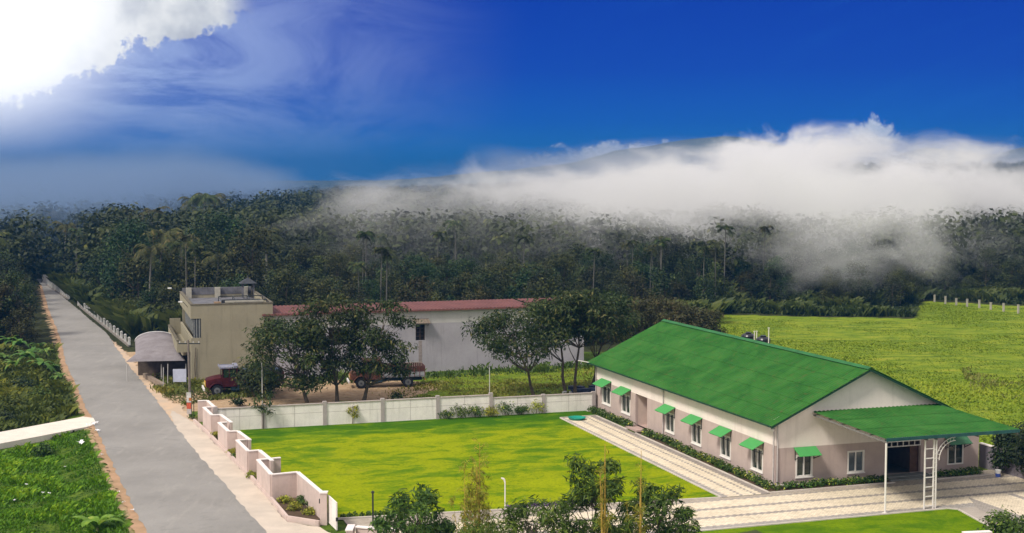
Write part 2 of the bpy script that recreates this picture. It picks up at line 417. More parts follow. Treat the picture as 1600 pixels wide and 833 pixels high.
def shrub(name, label, cat, loc, rad, n, lm, flat=.8, L=.2, W=.1, group=None, nb=7, seed=0, spread=1.0, rz=0, sx=1.0):
    """low leafy bush as leaf clumps on a few stems"""
    rg = np.random.default_rng(seed + int(abs(loc[0]) * 100)); root = thing(name, label, cat, loc, rz, group)
    st = MB(); V = []; T = []
    for k in range(nb):
        a = 2.4 * k; r = rad * .62 * spread * math.sqrt(k / nb)
        c = np.array([sx * r * math.cos(a), r * math.sin(a), rad * flat * rg.uniform(.45, .8)])
        st.tube((c[0] * .3, c[1] * .3, -.05), c, .025, .01, 5)
        q = clump(c, rad * .5, max(8, n // nb), L, W, .85, rg=rg); V.append(q); T.append(ctint(q, rg=rg, base=.35 + .35 * rg.random()))
    st.build('stems', BARK, root); V = np.concatenate(V); V[:, 2] = np.maximum(V[:, 2], 0.01)
    np_obj('foliage', V, 4, np.concatenate(T), lm, root); return root

# foliage colours
LF_FOREST = leafmat('forest_leaf', (.008, .018, .005), (.032, .055, .012), (.085, .11, .02), .2, .9)
LF_OLIVE = leafmat('olive_forest_leaf', (.016, .026, .006), (.055, .068, .014), (.12, .13, .025), .25, .8)
LF_DARK = leafmat('dark_leaf', (.010, .020, .007), (.030, .052, .014), (.07, .09, .02), .25, .3)
LF_MID = leafmat('yard_tree_leaf', (.016, .030, .008), (.050, .078, .018), (.17, .16, .045), .3, .25)
LF_NEAR = leafmat('near_leaf', (.024, .055, .010), (.085, .15, .020), (.20, .27, .04), .3, .25)
LF_BAMB = leafmat('bamboo_leaf', (.14, .16, .02), (.34, .34, .04), (.62, .48, .06), .35, .2)
LF_HEDGE = leafmat('hedge_leaf', (.020, .055, .010), (.08, .15, .02), (.42, .45, .06), .25, .2)
LF_YEL = leafmat('yellow_leaf', (.12, .15, .02), (.32, .34, .03), (.55, .50, .06), .3, .2)
LF_PALM = leafmat('palm_leaf', (.02, .032, .008), (.06, .075, .016), (.16, .15, .04), .25, .6)
LF_ARECA = leafmat('areca_leaf', (.015, .028, .008), (.05, .07, .018), (.14, .13, .04), .25, .6)
LF_BAN = leafmat('banana_leaf', (.05, .13, .02), (.11, .24, .04), (.28, .36, .07), .35, .25)
LF_GRASS = leafmat('rough_grass', (.035, .10, .004), (.11, .26, .008), (.23, .37, .012), .3, .1)
LF_FIELD = leafmat('field_grass', (.085, .15, .008), (.18, .27, .010), (.27, .33, .02), .3, .1)
LF_SCRUB = leafmat('scrub', (.03, .05, .010), (.09, .12, .018), (.24, .25, .03), .3, .2)
LF_FLOWER = leafmat('purple_flower', (.10, .05, .16), (.22, .12, .32), (.4, .3, .5), .2, .1)

# ================================================================== THE SETTING
BX, BY, BA = 16.418, 82.438, R(18.2)          # the house's near left corner and its heading
def B2W(u, v, z=0.0):
    return (BX + u * math.cos(BA) - v * math.sin(BA), BY + u * math.sin(BA) + v * math.cos(BA), z)
def W2B(x, y):
    dx, dy = x - BX, y - BY
    return (dx * math.cos(BA) + dy * math.sin(BA), -dx * math.sin(BA) + dy * math.cos(BA))

def vnoise(x, y, seed=0, scale=10.0, octv=4):
    """smooth lattice noise in numpy"""
    tot = 0; amp = 1; s = 0
    for o in range(octv):
        X = np.asarray(x) / scale * 2 ** o; Y = np.asarray(y) / scale * 2 ** o
        xi = np.floor(X).astype(np.int64); yi = np.floor(Y).astype(np.int64); fx = X - xi; fy = Y - yi
        fx = fx * fx * (3 - 2 * fx); fy = fy * fy * (3 - 2 * fy)
        def h(a, b):
            n = (a * 374761393 + b * 668265263 + (seed + o) * 69069) & 0xffffffff
            n = ((n ^ (n >> 13)) * 1274126177) & 0xffffffff
            return ((n ^ (n >> 16)) & 0xffff) / 65535.0
        v = h(xi, yi) * (1 - fx) * (1 - fy) + h(xi + 1, yi) * fx * (1 - fy) + h(xi, yi + 1) * (1 - fx) * fy + h(xi + 1, yi + 1) * fx * fy
        tot = tot + amp * v; s += amp; amp *= .5
    return tot / s
def sstep(v, a, b):
    t = np.clip((np.asarray(v, float) - a) / (b - a), 0, 1); return t * t * (3 - 2 * t)
def inside(x, y, poly):
    x = np.asarray(x, float); y = np.asarray(y, float); r = np.zeros(x.shape, bool); n = len(poly)
    for i in range(n):
        x0, y0 = poly[i][:2]; x1, y1 = poly[(i + 1) % n][:2]
        c = ((y0 > y) != (y1 > y)) & (x < (x1 - x0) * (y - y0) / ((y1 - y0) or 1e-9) + x0); r ^= c
    return r

# road edges on the ground, far to near
RL = np.array([at(*p)[:2] for p in [(57, 436), (65, 446), (77, 486), (88, 512), (95, 531), (103, 568), (116, 596), (137, 642), (160, 690), (185, 744), (207, 790), (229, 833), (262, 902), (300, 980), (380, 1150)]])
RR = np.array([at(*p)[:2] for p in [(66, 436), (74, 446), (106, 470), (134, 494), (166, 520), (184, 547), (203, 573), (223, 598), (256, 641), (292, 690), (343, 748), (398, 811), (440, 861), (510, 945), (640, 1100)]])
def rl_x(y): return np.interp(y, RL[::-1, 1], RL[::-1, 0])
def rr_x(y): return np.interp(y, RR[::-1, 1], RR[::-1, 0])

FIELD = [at(*p)[:2] for p in [(1100, 489), (1430, 497), (1442, 471), (1600, 478), (1760, 478)]] + [(150, 60), (34, 60), (31, 84), (22, 118)]
YARD = [at(*p)[:2] for p in [(235, 600), (300, 588), (640, 592), (700, 604), (640, 622), (500, 629), (420, 632), (300, 642), (262, 634)]]
YARDG = [at(*p)[:2] for p in [(560, 592), (926, 572), (935, 640), (500, 650)]]
PILE = [at(*p)[:2] for p in [(180, 546), (290, 560), (286, 575), (225, 596), (205, 590)]]

_p, _q = at(0, 683), at(140, 657); _l = math.hypot(_q[0] - _p[0], _q[1] - _p[1]); PLN = (_p[0], _p[1], -(_q[1] - _p[1]) / _l, (_q[0] - _p[0]) / _l)   # line of the crossing path
def ground_z(x, y):
    x = np.asarray(x, float); y = np.asarray(y, float)
    z = np.full(np.broadcast(x, y).shape, -0.06)
    left = rl_x(np.clip(y, 45, 260)) - x
    rough = (vnoise(x, y, 3, 3.5, 4) - .5)
    drop = sstep(left, 1.0, 3.5) * sstep(y, 150, 132)
    pd = np.abs((x - PLN[0]) * PLN[2] + (y - PLN[1]) * PLN[3]); drop = drop * (.30 + .70 * sstep(pd, 1.5, 4.0))
    z = z - 0.6 * drop + rough * 0.7 * drop
    u = (x - BX) * math.cos(BA) + (y - BY) * math.sin(BA)
    fld = np.maximum(sstep(u, 18.5, 24), sstep(y, 140, 160) * sstep(x, 10, 30))
    z = z + fld * (rough * 0.3 + (vnoise(x, y, 9, 22, 3) - .5) * 0.5)
    z = z + 26 * sstep(y, 380, 1500) * sstep(x / np.maximum(y, 1), -.12, .3)
    return z

def gmat():
    m = bpy.data.materials.new('ground'); m.use_nodes = True; t = NT(m.node_tree); p = m.node_tree.nodes['Principled BSDF']
    tc = t.add('ShaderNodeTexCoord').outputs['Object']
    n1 = t.noise(tc, .25, 6, .65); n2 = t.noise(tc, 1.3, 5, .65); n3 = t.noise(tc, 5.0, 4, .7)
    def A(nm): return t.add('ShaderNodeAttribute', attribute_name=nm).outputs['Fac']
    green = t.mix(t.ss(n2, .35, .65), (.045, .085, .010), (.11, .17, .018))
    forest = t.mix(t.ss(n2, .35, .65), (.018, .022, .008), (.05, .055, .02))
    st = t.noise(t.vm('MULTIPLY', tc, (.22, .6, 1.0)), 1.0, 6, .65)
    field = t.ramp(st, [(.30, (.085, .145, .012)), (.46, (.15, .22, .015)), (.58, (.23, .28, .02)), (.70, (.29, .29, .035))])
    field = t.mix(t.m('MULTIPLY', t.ss(n3, .5, .7), .6), field, (.05, .09, .01))
    field = t.mix(t.m('MULTIPLY', t.ss(n1, .56, .72), .35), field, (.19, .19, .03))
    soil = t.mix(t.ss(n2, .35, .65), (.38, .255, .155), (.46, .34, .22))
    soil = t.mix(t.m('MULTIPLY', t.ss(n3, .55, .75), .7), soil, (.20, .15, .08))
    c = t.mix(A('green'), forest, green); c = t.mix(A('field'), c, field)
    s = t.ss(t.m('ADD', A('soil'), t.m('MULTIPLY', t.m('SUBTRACT', t.noise(tc, .5, 6, .7), .5), 1.3)), .42, .62)
    s = t.m('MULTIPLY', s, t.ss(A('soil'), .02, .2))
    c = t.mix(s, c, soil)
    t.l.new(c, p.inputs['Base Color']); t.put(p, 'Roughness', 1.0); t.put(p, 'Specular IOR Level', .1)
    b = t.add('ShaderNodeBump'); t.put(b, 'Strength', .7); t.put(b, 'Distance', .25); t.l.new(t.noise(tc, 2.5, 6, .7), b.inputs['Height']); t.l.new(b.outputs[0], p.inputs['Normal'])
    return m

def build_ground():
    def axis(lo, hi, step, far):
        a = list(np.arange(lo, hi, step)); s = step; v = hi
        while v < far[1]: a.append(v); s *= 1.13; v += s
        a.append(far[1]); s = step; v = lo; b = []
        while v > far[0]:
            s *= 1.13; v -= s; b.append(max(v, far[0]))
        return np.array(sorted(set(b)) + a)
    xs = axis(-80, 95, 1.0, (-4000, 4000)); ys = axis(48, 215, 1.0, (-250, 6500))
    X, Y = np.meshgrid(xs, ys); Z = ground_z(X, Y); nx, ny = len(xs), len(ys)
    V = np.stack([X, Y, Z], -1).reshape(-1, 3)
    idx = np.arange(nx * ny).reshape(ny, nx); Q = np.stack([idx[:-1, :-1], idx[:-1, 1:], idx[1:, 1:], idx[1:, :-1]], -1).reshape(-1, 4)
    me = bpy.data.meshes.new('ground'); me.vertices.add(len(V)); me.vertices.foreach_set('co', V.astype(np.float32).ravel())
    me.loops.add(Q.size); me.loops.foreach_set('vertex_index', Q.astype(np.int32).ravel()); me.polygons.add(len(Q))
    me.polygons.foreach_set('loop_start', np.arange(0, Q.size, 4, dtype=np.int32)); me.polygons.foreach_set('loop_total', np.full(len(Q), 4, np.int32))
    me.polygons.foreach_set('use_smooth', np.ones(len(Q), bool))
    x, y = V[:, 0], V[:, 1]
    fieldm = inside(x, y, FIELD).astype(float)
    fieldm = np.maximum(fieldm, .75 * inside(x, y, YARDG))
    soil = np.maximum(inside(x, y, YARD) * .75, inside(x, y, PILE) * 1.0)
    d = np.abs(x - rl_x(np.clip(y, 45, 260))); soil = np.maximum(soil, .62 * sstep(d, 1.8, .6) * (y < 262))
    d = x - rr_x(np.clip(y, 45, 260)); soil = np.maximum(soil, .85 * sstep(np.abs(d), 3.0, 1.2) * (y < 150))
    green = ((y < 150) | (fieldm > 0)).astype(float)
    for nm, a in (('field', fieldm), ('soil', soil), ('green', green)):
        at_ = me.attributes.new(nm, 'FLOAT', 'POINT'); at_.data.foreach_set('value', a.astype(np.float32))
    me.materials.append(gmat()); me.update(); o = bpy.data.objects.new('ground', me); C.objects.link(o); tag(o, kind='structure')
build_ground()

def jag(poly, step=.6, amp=.12, seed=1):
    out = []; n = len(poly); rg = np.random.default_rng(seed)
    for i in range(n):
        p, q = np.array(poly[i][:2], float), np.array(poly[(i + 1) % n][:2], float); L = np.linalg.norm(q - p); k = max(1, min(400, int(L / step)))
        nn = np.array([-(q - p)[1], (q - p)[0]]) / max(L, 1e-6)
        for j in range(k): out.append(tuple(p + (q - p) * j / k + nn * (rg.random() - .5) * 2 * amp * (1 if j else 0)))
    return out
def sheet(name, poly, z, m, loc=(0, 0, 0), rz=0.0):
    mb = MB(); mb.quad([(p[0], p[1], z) for p in poly])
    o = mb.build(name, m, None, loc, rz); return tag(o, kind='structure')

# asphalt: pale worn grey with faint wheel tracks and patches
def roadmat():
    m = bpy.data.materials.new('asphalt'); m.use_nodes = True; t = NT(m.node_tree); p = m.node_tree.nodes['Principled BSDF']
    tc = t.add('ShaderNodeTexCoord').outputs['Object']
    c = t.ramp(t.noise(tc, .18, 5, .6), [(.3, (.205, .195, .182)), (.7, (.285, .272, .255))])
    c = t.mix(t.m('MULTIPLY', t.ss(t.noise(t.vm('MULTIPLY', tc, (1.4, .25, 1)), 1.0, 5, .65), .5, .75), .45), c, (.36, .34, .31))
    c = t.mix(t.m('MULTIPLY', t.ss(t.noise(tc, .7, 7, .72, 1.2), .56, .66), .35), c, (.14, .135, .13))
    c = t.mix(t.m('MULTIPLY', t.ss(t.noise(tc, 14, 3, .7), .45, .75), .4), c, (.14, .14, .15))
    t.l.new(c, p.inputs['Base Color']); t.put(p, 'Roughness', .9)
    b = t.add('ShaderNodeBump'); t.put(b, 'Strength', .4); t.put(b, 'Distance', .03); t.l.new(t.noise(tc, 18, 4, .7), b.inputs['Height']); t.l.new(b.outputs[0], p.inputs['Normal'])
    return m
sheet('road', jag(list(map(tuple, RL)) + list(map(tuple, RR[::-1])), .7, .10), .03, roadmat())
SAND = mat('sandy_soil', (.56, .40, .27), 1.0, 0, .7, bump=.4, bscale=6, base2=(.46, .36, .27))
ORANGE = mat('orange_soil', (.42, .26, .16), 1.0, 0, .8, bump=.5, bscale=6, base2=(.30, .20, .11))
APRON = mat('worn_apron_concrete', (.58, .50, .42), .95, 0, .35, bump=.3, bscale=6, base2=(.46, .40, .34))
# earth shoulder left of the road
lv = [(x - .25 - .55 * vnoise(np.array([y]), np.array([0.]), 5, 6)[0], y) for x, y in RL[1:]]
sheet('left_shoulder', jag(lv + [(x + .4, y) for x, y in RL[1:][::-1]], .5, .16, 4), .012, ORANGE)
# sandy shoulder right of the road, widening to the wall
rv = [at(*p)[:2] for p in [(176, 532), (192, 546), (207, 562), (222, 580), (243, 604), (262, 625), (283, 634), (297, 650), (306, 662)]]
rr = [(x - .5, y) for x, y in RR if 92 < y < 165]
sheet('right_shoulder', jag(rv + rr[::-1], .5, .22, 6), .008, SAND)
# concrete apron between the asphalt and the compound wall
ap = [at(*p)[:2] for p in [(268, 642), (284, 650), (303, 660), (360, 716), (424, 785), (449, 816), (500, 824), (528, 840), (560, 880), (700, 1020), (600, 1060), (450, 921), (372, 813), (315, 745), (270, 690)]]
sheet('roadside_apron', jag(ap, .6, .12, 8), .022, APRON)
# concrete path crossing the roadside ditch on the left
pa = [at(x, y, .10) for x, y in [(-260, 708), (0, 674), (60, 663), (130, 650), (146, 652), (150, 660), (140, 665), (70, 679), (0, 692), (-260, 740)]]
mb = MB(); mb.prism([p[:2] for p in pa], -.75, .05)
tag(mb.build('side_path', mat('path_concrete', (.72, .66, .58), .95, .12, .8, bump=.3, bscale=8)), kind='structure')

# ------------------------------------------------------------------ lawns and paving, in the house's own axes
def lawnmat(nm, a, b, c3):
    m = bpy.data.materials.new(nm); m.use_nodes = True; t = NT(m.node_tree); p = m.node_tree.nodes['Principled BSDF']
    tc = t.add('ShaderNodeTexCoord').outputs['Object']
    st = t.vm('MULTIPLY', tc, (.42, .75, 1.0))
    n = t.noise(st, .8, 8, .68, .5)
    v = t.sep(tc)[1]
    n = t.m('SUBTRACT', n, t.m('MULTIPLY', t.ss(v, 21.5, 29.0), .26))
    n = t.m('ADD', n, t.m('MULTIPLY', t.ss(t.noise(st, .16, 3, .5), .3, .7), .10))
    c = t.ramp(n, [(.30, a), (.47, b), (.58, c3), (.72, tuple(x * 1.12 for x in c3))])
    c = t.mix(t.m('MULTIPLY', t.ss(t.noise(tc, 5, 6, .8), .42, .70), .60), c, a)
    c = t.mix(t.m('MULTIPLY', t.ss(t.noise(tc, .35, 5, .7), .58, .75), .35), c, (.24, .22, .03))
    t.l.new(c, p.inputs['Base Color']); t.put(p, 'Roughness', 1.0); t.put(p, 'Specular IOR Level', .03)
    bb = t.add('ShaderNodeBump'); t.put(bb, 'Strength', .6); t.put(bb, 'Distance', .06); t.l.new(t.noise(tc, 9, 5, .75), bb.inputs['Height']); t.l.new(bb.outputs[0], p.inputs['Normal'])
    return m
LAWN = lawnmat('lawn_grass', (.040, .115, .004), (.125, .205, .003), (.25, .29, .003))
LAWN2 = lawnmat('front_lawn_grass', (.045, .11, .004), (.085, .17, .004), (.14, .22, .004))
LX = [W2B(*at(x, y)[:2]) for x, y in [(350, 674), (372, 681), (398, 712), (440, 765), (512, 812)]]
lawnp = [(-30.6, 29.75), LX[1], LX[2], (-28.4, 8), (-27.6, .55), (-4.62, -1.60), (-4.40, 26.9), (-1.2, 27.1), (-1.1, 29.75)]
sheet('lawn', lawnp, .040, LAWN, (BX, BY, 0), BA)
sheet('front_lawn', [(-22, -8.35), (6.7, -8.30), (7.08, -8.6), (6.05, -13.6), (5.6, -17), (-22, -17)], .040, LAWN2, (BX, BY, 0), BA)
sheet('garden_bed_soil', [(-22, -13.2), (-6.2, -9.0), (-6.2, -16), (-22, -24)], .050, mat('bed_soil', (.05, .06, .02), 1, .4, .8), (BX, BY, 0), BA)

def pavemat(nm, axis, stops, off=0.0, span=10.0, zig=.10, grid=True):
    """interlocking pavers in coloured bands; axis = coordinate the bands step along"""
    m = bpy.data.materials.new(nm); m.use_nodes = True; t = NT(m.node_tree); p = m.node_tree.nodes['Principled BSDF']
    tc = t.add('ShaderNodeTexCoord').outputs['Object']; x, y, z = t.sep(tc)
    cr, al = (x, y) if axis == 0 else (y, x)
    zz = t.m('MULTIPLY', t.m('PINGPONG', al, .22), zig / .11)
    f = t.m('DIVIDE', t.m('SUBTRACT', t.m('ADD', cr, zz), off), span)
    c = t.ramp(f, stops, 'CONSTANT')
    # per-paver tone
    cell = t.noise(t.vm('SNAP', tc, (.21, .12, 1.0)), 3.7, 1, .5)
    c = t.mix(t.ss(cell, .3, .75), c, t.mix(1.0, c, (.78, .78, .78), 'MULTIPLY'))
    c = t.mix(t.m('MULTIPLY', t.ss(t.noise(tc, .5, 5, .65), .4, .75), .45), c, t.mix(1.0, c, (.66, .64, .60), 'MULTIPLY'))
    br = t.add('ShaderNodeTexBrick'); t.put(br, 'Vector', tc); t.put(br, 'Scale', 1.0); t.put(br, 'Mortar Size', .012)
    t.put(br, 'Brick Width', .22); t.put(br, 'Row Height', .12); t.put(br, 'Color1', (1, 1, 1, 1)); t.put(br, 'Color2', (.92, .92, .92, 1)); t.put(br, 'Mortar', (.55, .52, .5, 1))
    c = t.mix(.8, c, br.outputs[0], 'MULTIPLY')
    t.l.new(c, p.inputs['Base Color']); t.put(p, 'Roughness', .9); return m
CR, GR, G2 = (.82, .71, .54), (.40, .36, .32), (.33, .29, .26)
# path along the long wall: bands across u from -4.5 to -1.2
PATHM = pavemat('path_pavers', 0, [(0, (.40, .37, .34)), (.17, CR), (.42, GR), (.48, CR), (.70, GR), (.75, CR), (.86, G2)], -4.5, 3.3)
sheet('garden_path', [(-4.45, -1.62), (-1.22, -1.62), (-1.22, 27.0), (-4.3, 26.8)], .050, PATHM, (BX, BY, 0), BA)
# forecourt: bands across v from -8.3 to -1.4
FOREM = pavemat('forecourt_pavers', 1, [(0, (.40, .37, .34)), (.13, CR), (.34, GR), (.40, CR), (.60, GR), (.66, CR), (.87, GR), (.90, (.46, .40, .33))], -8.3, 7.0, .08)
sheet('forecourt', [(-27.2, .3), (-27.2, -8.3), (22.5, -8.3), (22.5, -1.0), (12.9 + 2.4, -.02), (0, -.02), (-1.22, -.02), (-1.22, -1.62), (-4.6, -1.62)], .030, FOREM, (BX, BY, 0), BA)
SLABM = pavemat('slab_pavers', 0, [(0, GR), (.08, CR), (.31, GR), (.345, CR), (.58, GR), (.615, CR), (.84, GR), (.875, CR)], 8.7, 12.0, .02)
sheet('parking_slabs', [(9.6, -6.3), (22.5, -6.0), (22.5, -17), (8.6, -17), (8.3, -9)], .044, SLABM, (BX, BY, 0), BA)
sheet('parking_ground', [(7.0, -8.28), (22.5, -8.28), (22.5, -17.5), (5.6, -17.5), (6.05, -13.6)], .034, mat('gate_concrete', (.42, .37, .32), .95, .2, .5), (BX, BY, 0), BA)
# kerbs
KERB = mat('kerb_stone', (.60, .54, .48), .9, .2, 1.0)
mb = MB()
def kerb(a, b, h=.10, w=.12): mb.wall(a, b, .0, h, w)
kerb((-4.55, -1.62), (-4.36, 26.85)); kerb((-4.36, 26.95), (-1.2, 27.1)); kerb((-27.6, .52), (-4.62, -1.68))
kerb((-22, -8.33), (6.7, -8.24)); kerb((6.74, -8.26), (7.12, -8.6)); kerb((7.13, -8.66), (6.1, -13.6)); kerb((6.1, -13.66), (5.6, -17))
kerb((-1.2, 19.0), (-1.2, -1.42)); kerb((-1.2, 20.6), (-1.2, 26.95)); kerb((-1.14, -1.48), (7.7, -1.48)); kerb((10.9, -1.48), (15.2, -1.48))
tag(mb.build('kerb', KERB, None, (BX, BY, 0), BA), kind='structure')
# planting soil under the hedges
SOIL = mat('planting_soil', (.10, .065, .04), 1, .4, 1.0)
sheet('hedge_soil', [(-1.14, 19.0), (-1.14, -1.42), (7.7, -1.42), (7.7, -.03), (-.03, -.03), (-.03, 19.0)], .056, SOIL, (BX, BY, 0), BA)

# distant hills
def hillmat():
    m = bpy.data.materials.new('hill_forest'); m.use_nodes = True; t = NT(m.node_tree); p = m.node_tree.nodes['Principled BSDF']
    tc = t.add('ShaderNodeTexCoord').outputs['Object']
    c = t.mix(t.ss(t.noise(tc, .012, 8, .7), .4, .62), (.03, .045, .02), (.09, .11, .05))
    t.l.new(c, p.inputs['Base Color']); t.put(p, 'Roughness', 1.0); return m
def build_hills():
    prof = [(-400, 290), (200, 291), (600, 286), (800, 272), (900, 258), (960, 240), (1010, 233), (1075, 222), (1145, 219), (1206, 231), (1250, 250), (1307, 259), (1360, 254), (1399, 250), (1442, 236), (1482, 241), (1508, 247), (1534, 246), (1560, 253), (1600, 236), (1700, 225), (1900, 240), (2400, 270)]
    D0 = 2700.0; pts = [atY(px, py, D0) for px, py in prof]; px_ = np.array([p[0] for p in pts]); pz_ = np.array([p[2] for p in pts])
    xs = np.linspace(px_[0], px_[-1], 260); ys = np.linspace(1900, 3900, 60)
    X, Y = np.meshgrid(xs, ys); f = np.exp(-((Y - D0) / 420.0) ** 2)
    Z = (np.interp(X, px_, pz_) + 6 - 10) * f + 10 - 18 * (1 - f) + (vnoise(X, Y, 21, 220, 5) - .5) * 30 * (1 - f * .8) + (vnoise(X, Y, 22, 30, 3) - .5) * 5
    nx, ny = len(xs), len(ys); V = np.stack([X, Y, Z], -1).reshape(-1, 3); idx = np.arange(nx * ny).reshape(ny, nx)
    Q = np.stack([idx[:-1, :-1], idx[:-1, 1:], idx[1:, 1:], idx[1:, :-1]], -1).reshape(-1, 4)
    me = bpy.data.meshes.new('hills'); me.from_pydata(V.tolist(), [], Q.tolist()); me.materials.append(hillmat())
    me.polygons.foreach_set('use_smooth', np.ones(len(Q), bool)); me.update()
    o = bpy.data.objects.new('hills', me); C.objects.link(o); tag(o, kind='structure')
build_hills()

# ------------------------------------------------------------------ air: haze box and the low cloud bank
def build_haze():
    mb = MB(); mb.box(-3900, 3900, -240, 6300, -8, 122)
    m = bpy.data.materials.new('haze'); m.use_nodes = True; t = NT(m.node_tree); t.n.clear()
    o = t.add('ShaderNodeOutputMaterial'); v = t.add('ShaderNodeVolumePrincipled')
    t.put(v, 'Color', (.02, .17, .50, 1)); t.put(v, 'Density', HAZE); t.put(v, 'Anisotropy', .0)
    t.l.new(v.outputs[0], o.inputs['Volume'])
    ob = mb.build('haze', m); tag(ob, kind='stuff')
HAZE = 0.00034
build_haze()

def build_fog():
    m = bpy.data.materials.new('fog'); m.use_nodes = True; t = NT(m.node_tree); t.n.clear()
    o = t.add('ShaderNodeOutputMaterial'); v = t.add('ShaderNodeVolumePrincipled')
    tc = t.add('ShaderNodeTexCoord').outputs['Object']
    blobs = [((26, 224, 15), (58, 32, 9)), ((72, 295, 12), (72, 100, 15)), ((20, 275, 11), (50, 80, 13)), ((-20, 260, 10), (25, 60, 11)), ((50, 400, 12), (80, 110, 12)), ((52, 208, 10), (22, 28, 8)),
             ((-3, 238, 8), (16, 36, 7)), ((15, 235, 10), (24, 36, 7)), ((155, 390, 10), (60, 120, 8)), ((77, 360, 24), (24, 60, 10)), ((-22, 235, 9), (12, 30, 7))]
    acc = None
    for c, r in blobs:
        d = t.vm('DIVIDE', t.vm('SUBTRACT', tc, c), r); b = t.m('SUBTRACT', 1.0, t.vm('DOT_PRODUCT', d, d, out=1))
        acc = b if acc is None else t.m('MAXIMUM', acc, b)
    n = t.noise(t.vm('MULTIPLY', tc, (1.0, .6, 1.9)), .048, 9, .70, .5)
    f = t.m('ADD', acc, t.m('MULTIPLY', t.m('SUBTRACT', n, .53), 6.0))
    zz = t.sep(tc)[2]
    xx = t.sep(tc)[0]; side = t.m('ADD', .22, t.m('MULTIPLY', t.m('MULTIPLY', t.ss(xx, -10, 60), t.ss(xx, 150, 80)), .78))
    t.put(v, 'Density', t.m('MULTIPLY', t.m('MULTIPLY', t.ss(f, .0, .95), side), t.m('ADD', .026, t.m('MULTIPLY', t.ss(zz, 10, 22), .10))))
    t.put(v, 'Color', (.992, .992, .995, 1)); t.put(v, 'Anisotropy', .1)
    t.l.new(v.outputs[0], o.inputs['Volume'])
    mb = MB(); mb.box(-90, 280, 182, 590, 1.0, 48)
    tag(mb.build('fog_bank', m, None), kind='stuff')
    # thinner blue-grey mist lying over the far wood on the left
    m = bpy.data.materials.new('mist'); m.use_nodes = True; t = NT(m.node_tree); t.n.clear()
    o = t.add('ShaderNodeOutputMaterial'); v = t.add('ShaderNodeVolumePrincipled'); tc = t.add('ShaderNodeTexCoord').outputs['Object']
    d = t.vm('DIVIDE', t.vm('SUBTRACT', tc, (-118, 440, 10)), (175, 290, 20)); b = t.m('SUBTRACT', 1.0, t.vm('DOT_PRODUCT', d, d, out=1))
    n = t.noise(t.vm('MULTIPLY', tc, (1.0, .5, 1.8)), .012, 5, .6, .4)
    t.put(v, 'Density', t.m('MULTIPLY', t.ss(t.m('ADD', b, t.m('MULTIPLY', t.m('SUBTRACT', n, .5), 2.2)), 0.0, 1.0), .018))
    t.put(v, 'Color', (.30, .43, .66, 1)); t.l.new(v.outputs[0], o.inputs['Volume'])
    mb = MB(); mb.box(-292, -92, 185, 742, 1.2, 34); tag(mb.build('mist', m, None), kind='stuff')
    # pale cloud hugging the feet and tops of the distant hills
    m = bpy.data.materials.new('hill_mist'); m.use_nodes = True; t = NT(m.node_tree); t.n.clear()
    o = t.add('ShaderNodeOutputMaterial'); v = t.add('ShaderNodeVolumePrincipled'); tc = t.add('ShaderNodeTexCoord').outputs['Object']
    d = t.vm('DIVIDE', t.vm('SUBTRACT', tc, (470, 1950, 26)), (640, 430, 60)); b = t.m('SUBTRACT', 1.0, t.vm('DOT_PRODUCT', d, d, out=1))
    n = t.noise(t.vm('MULTIPLY', tc, (1.0, .7, 2.2)), .004, 6, .6, .4)
    t.put(v, 'Density', t.m('MULTIPLY', t.ss(t.m('ADD', b, t.m('MULTIPLY', t.m('SUBTRACT', n, .5), 2.0)), 0.0, .9), .0026))
    t.put(v, 'Color', (.97, .97, .98, 1)); t.l.new(v.outputs[0], o.inputs['Volume'])
    mb = MB(); mb.box(-210, 1330, 1515, 2385, 3, 118); tag(mb.build('hill_mist', m, None), kind='stuff')
build_fog()

# ================================================================== THE GREEN-ROOFED HOUSE
def roofmat(nm, a, b, c3, seamy=0):
    m = bpy.data.materials.new(nm); m.use_nodes = True; t = NT(m.node_tree); p = m.node_tree.nodes['Principled BSDF']
    tc = t.add('ShaderNodeTexCoord').outputs['Object']
    c = t.ramp(t.noise(tc, .45, 6, .7, .4), [(.32, a), (.52, b), (.70, c3)])
    sp = t.ss(t.noise(tc, 2.2, 6, .85), .52, .70)
    c = t.mix(t.m('MULTIPLY', sp, .75), c, (.085, .085, .030))
    c = t.mix(t.m('MULTIPLY', t.ss(t.noise(t.vm('MULTIPLY', tc, (.25, 2.5, 1)), 1.0, 4, .6), .5, .8), .35), c, a)
    t.l.new(c, p.inputs['Base Color']); t.put(p, 'Roughness', .85); t.put(p, 'Specular IOR Level', .08); return m
ROOFG = roofmat('green_sheet_roof', (.016, .082, .014), (.030, .122, .021), (.048, .150, .030))
ROOFE = mat('roof_edge', (.012, .06, .035), .6, .3, 2)
HW, HL, EV, RZ = 12.9, 30.0, 4.25, 7.25
def wall_cells(mb, fn, s0, s1, z0, z1, holes, th, zsplit):
    """wall with true openings; holes = (s0,s1,z0,z1); material 0 below zsplit, 1 above"""
    S_ = sorted({s0, s1, *[h[0] for h in holes], *[h[1] for h in holes]}); Z_ = sorted({z0, z1, zsplit, *[h[2] for h in holes], *[h[3] for h in holes]})
    for a, b in zip(S_[:-1], S_[1:]):
        for c, d in zip(Z_[:-1], Z_[1:]):
            cs, cz = (a + b) / 2, (c + d) / 2
            if any(h[0] < cs < h[1] and h[2] < cz < h[3] for h in holes): continue
            mb.use(0 if cz < zsplit else 1); mb.box(a, b, 0, th, c, d, fn)
LW = lambda s, d, z: (d, s, z)            # long wall: s along v, d depth into the house (+u)
GW = lambda s, d, z: (s, d, z)            # gable wall: s along u, d depth into the house (+v)
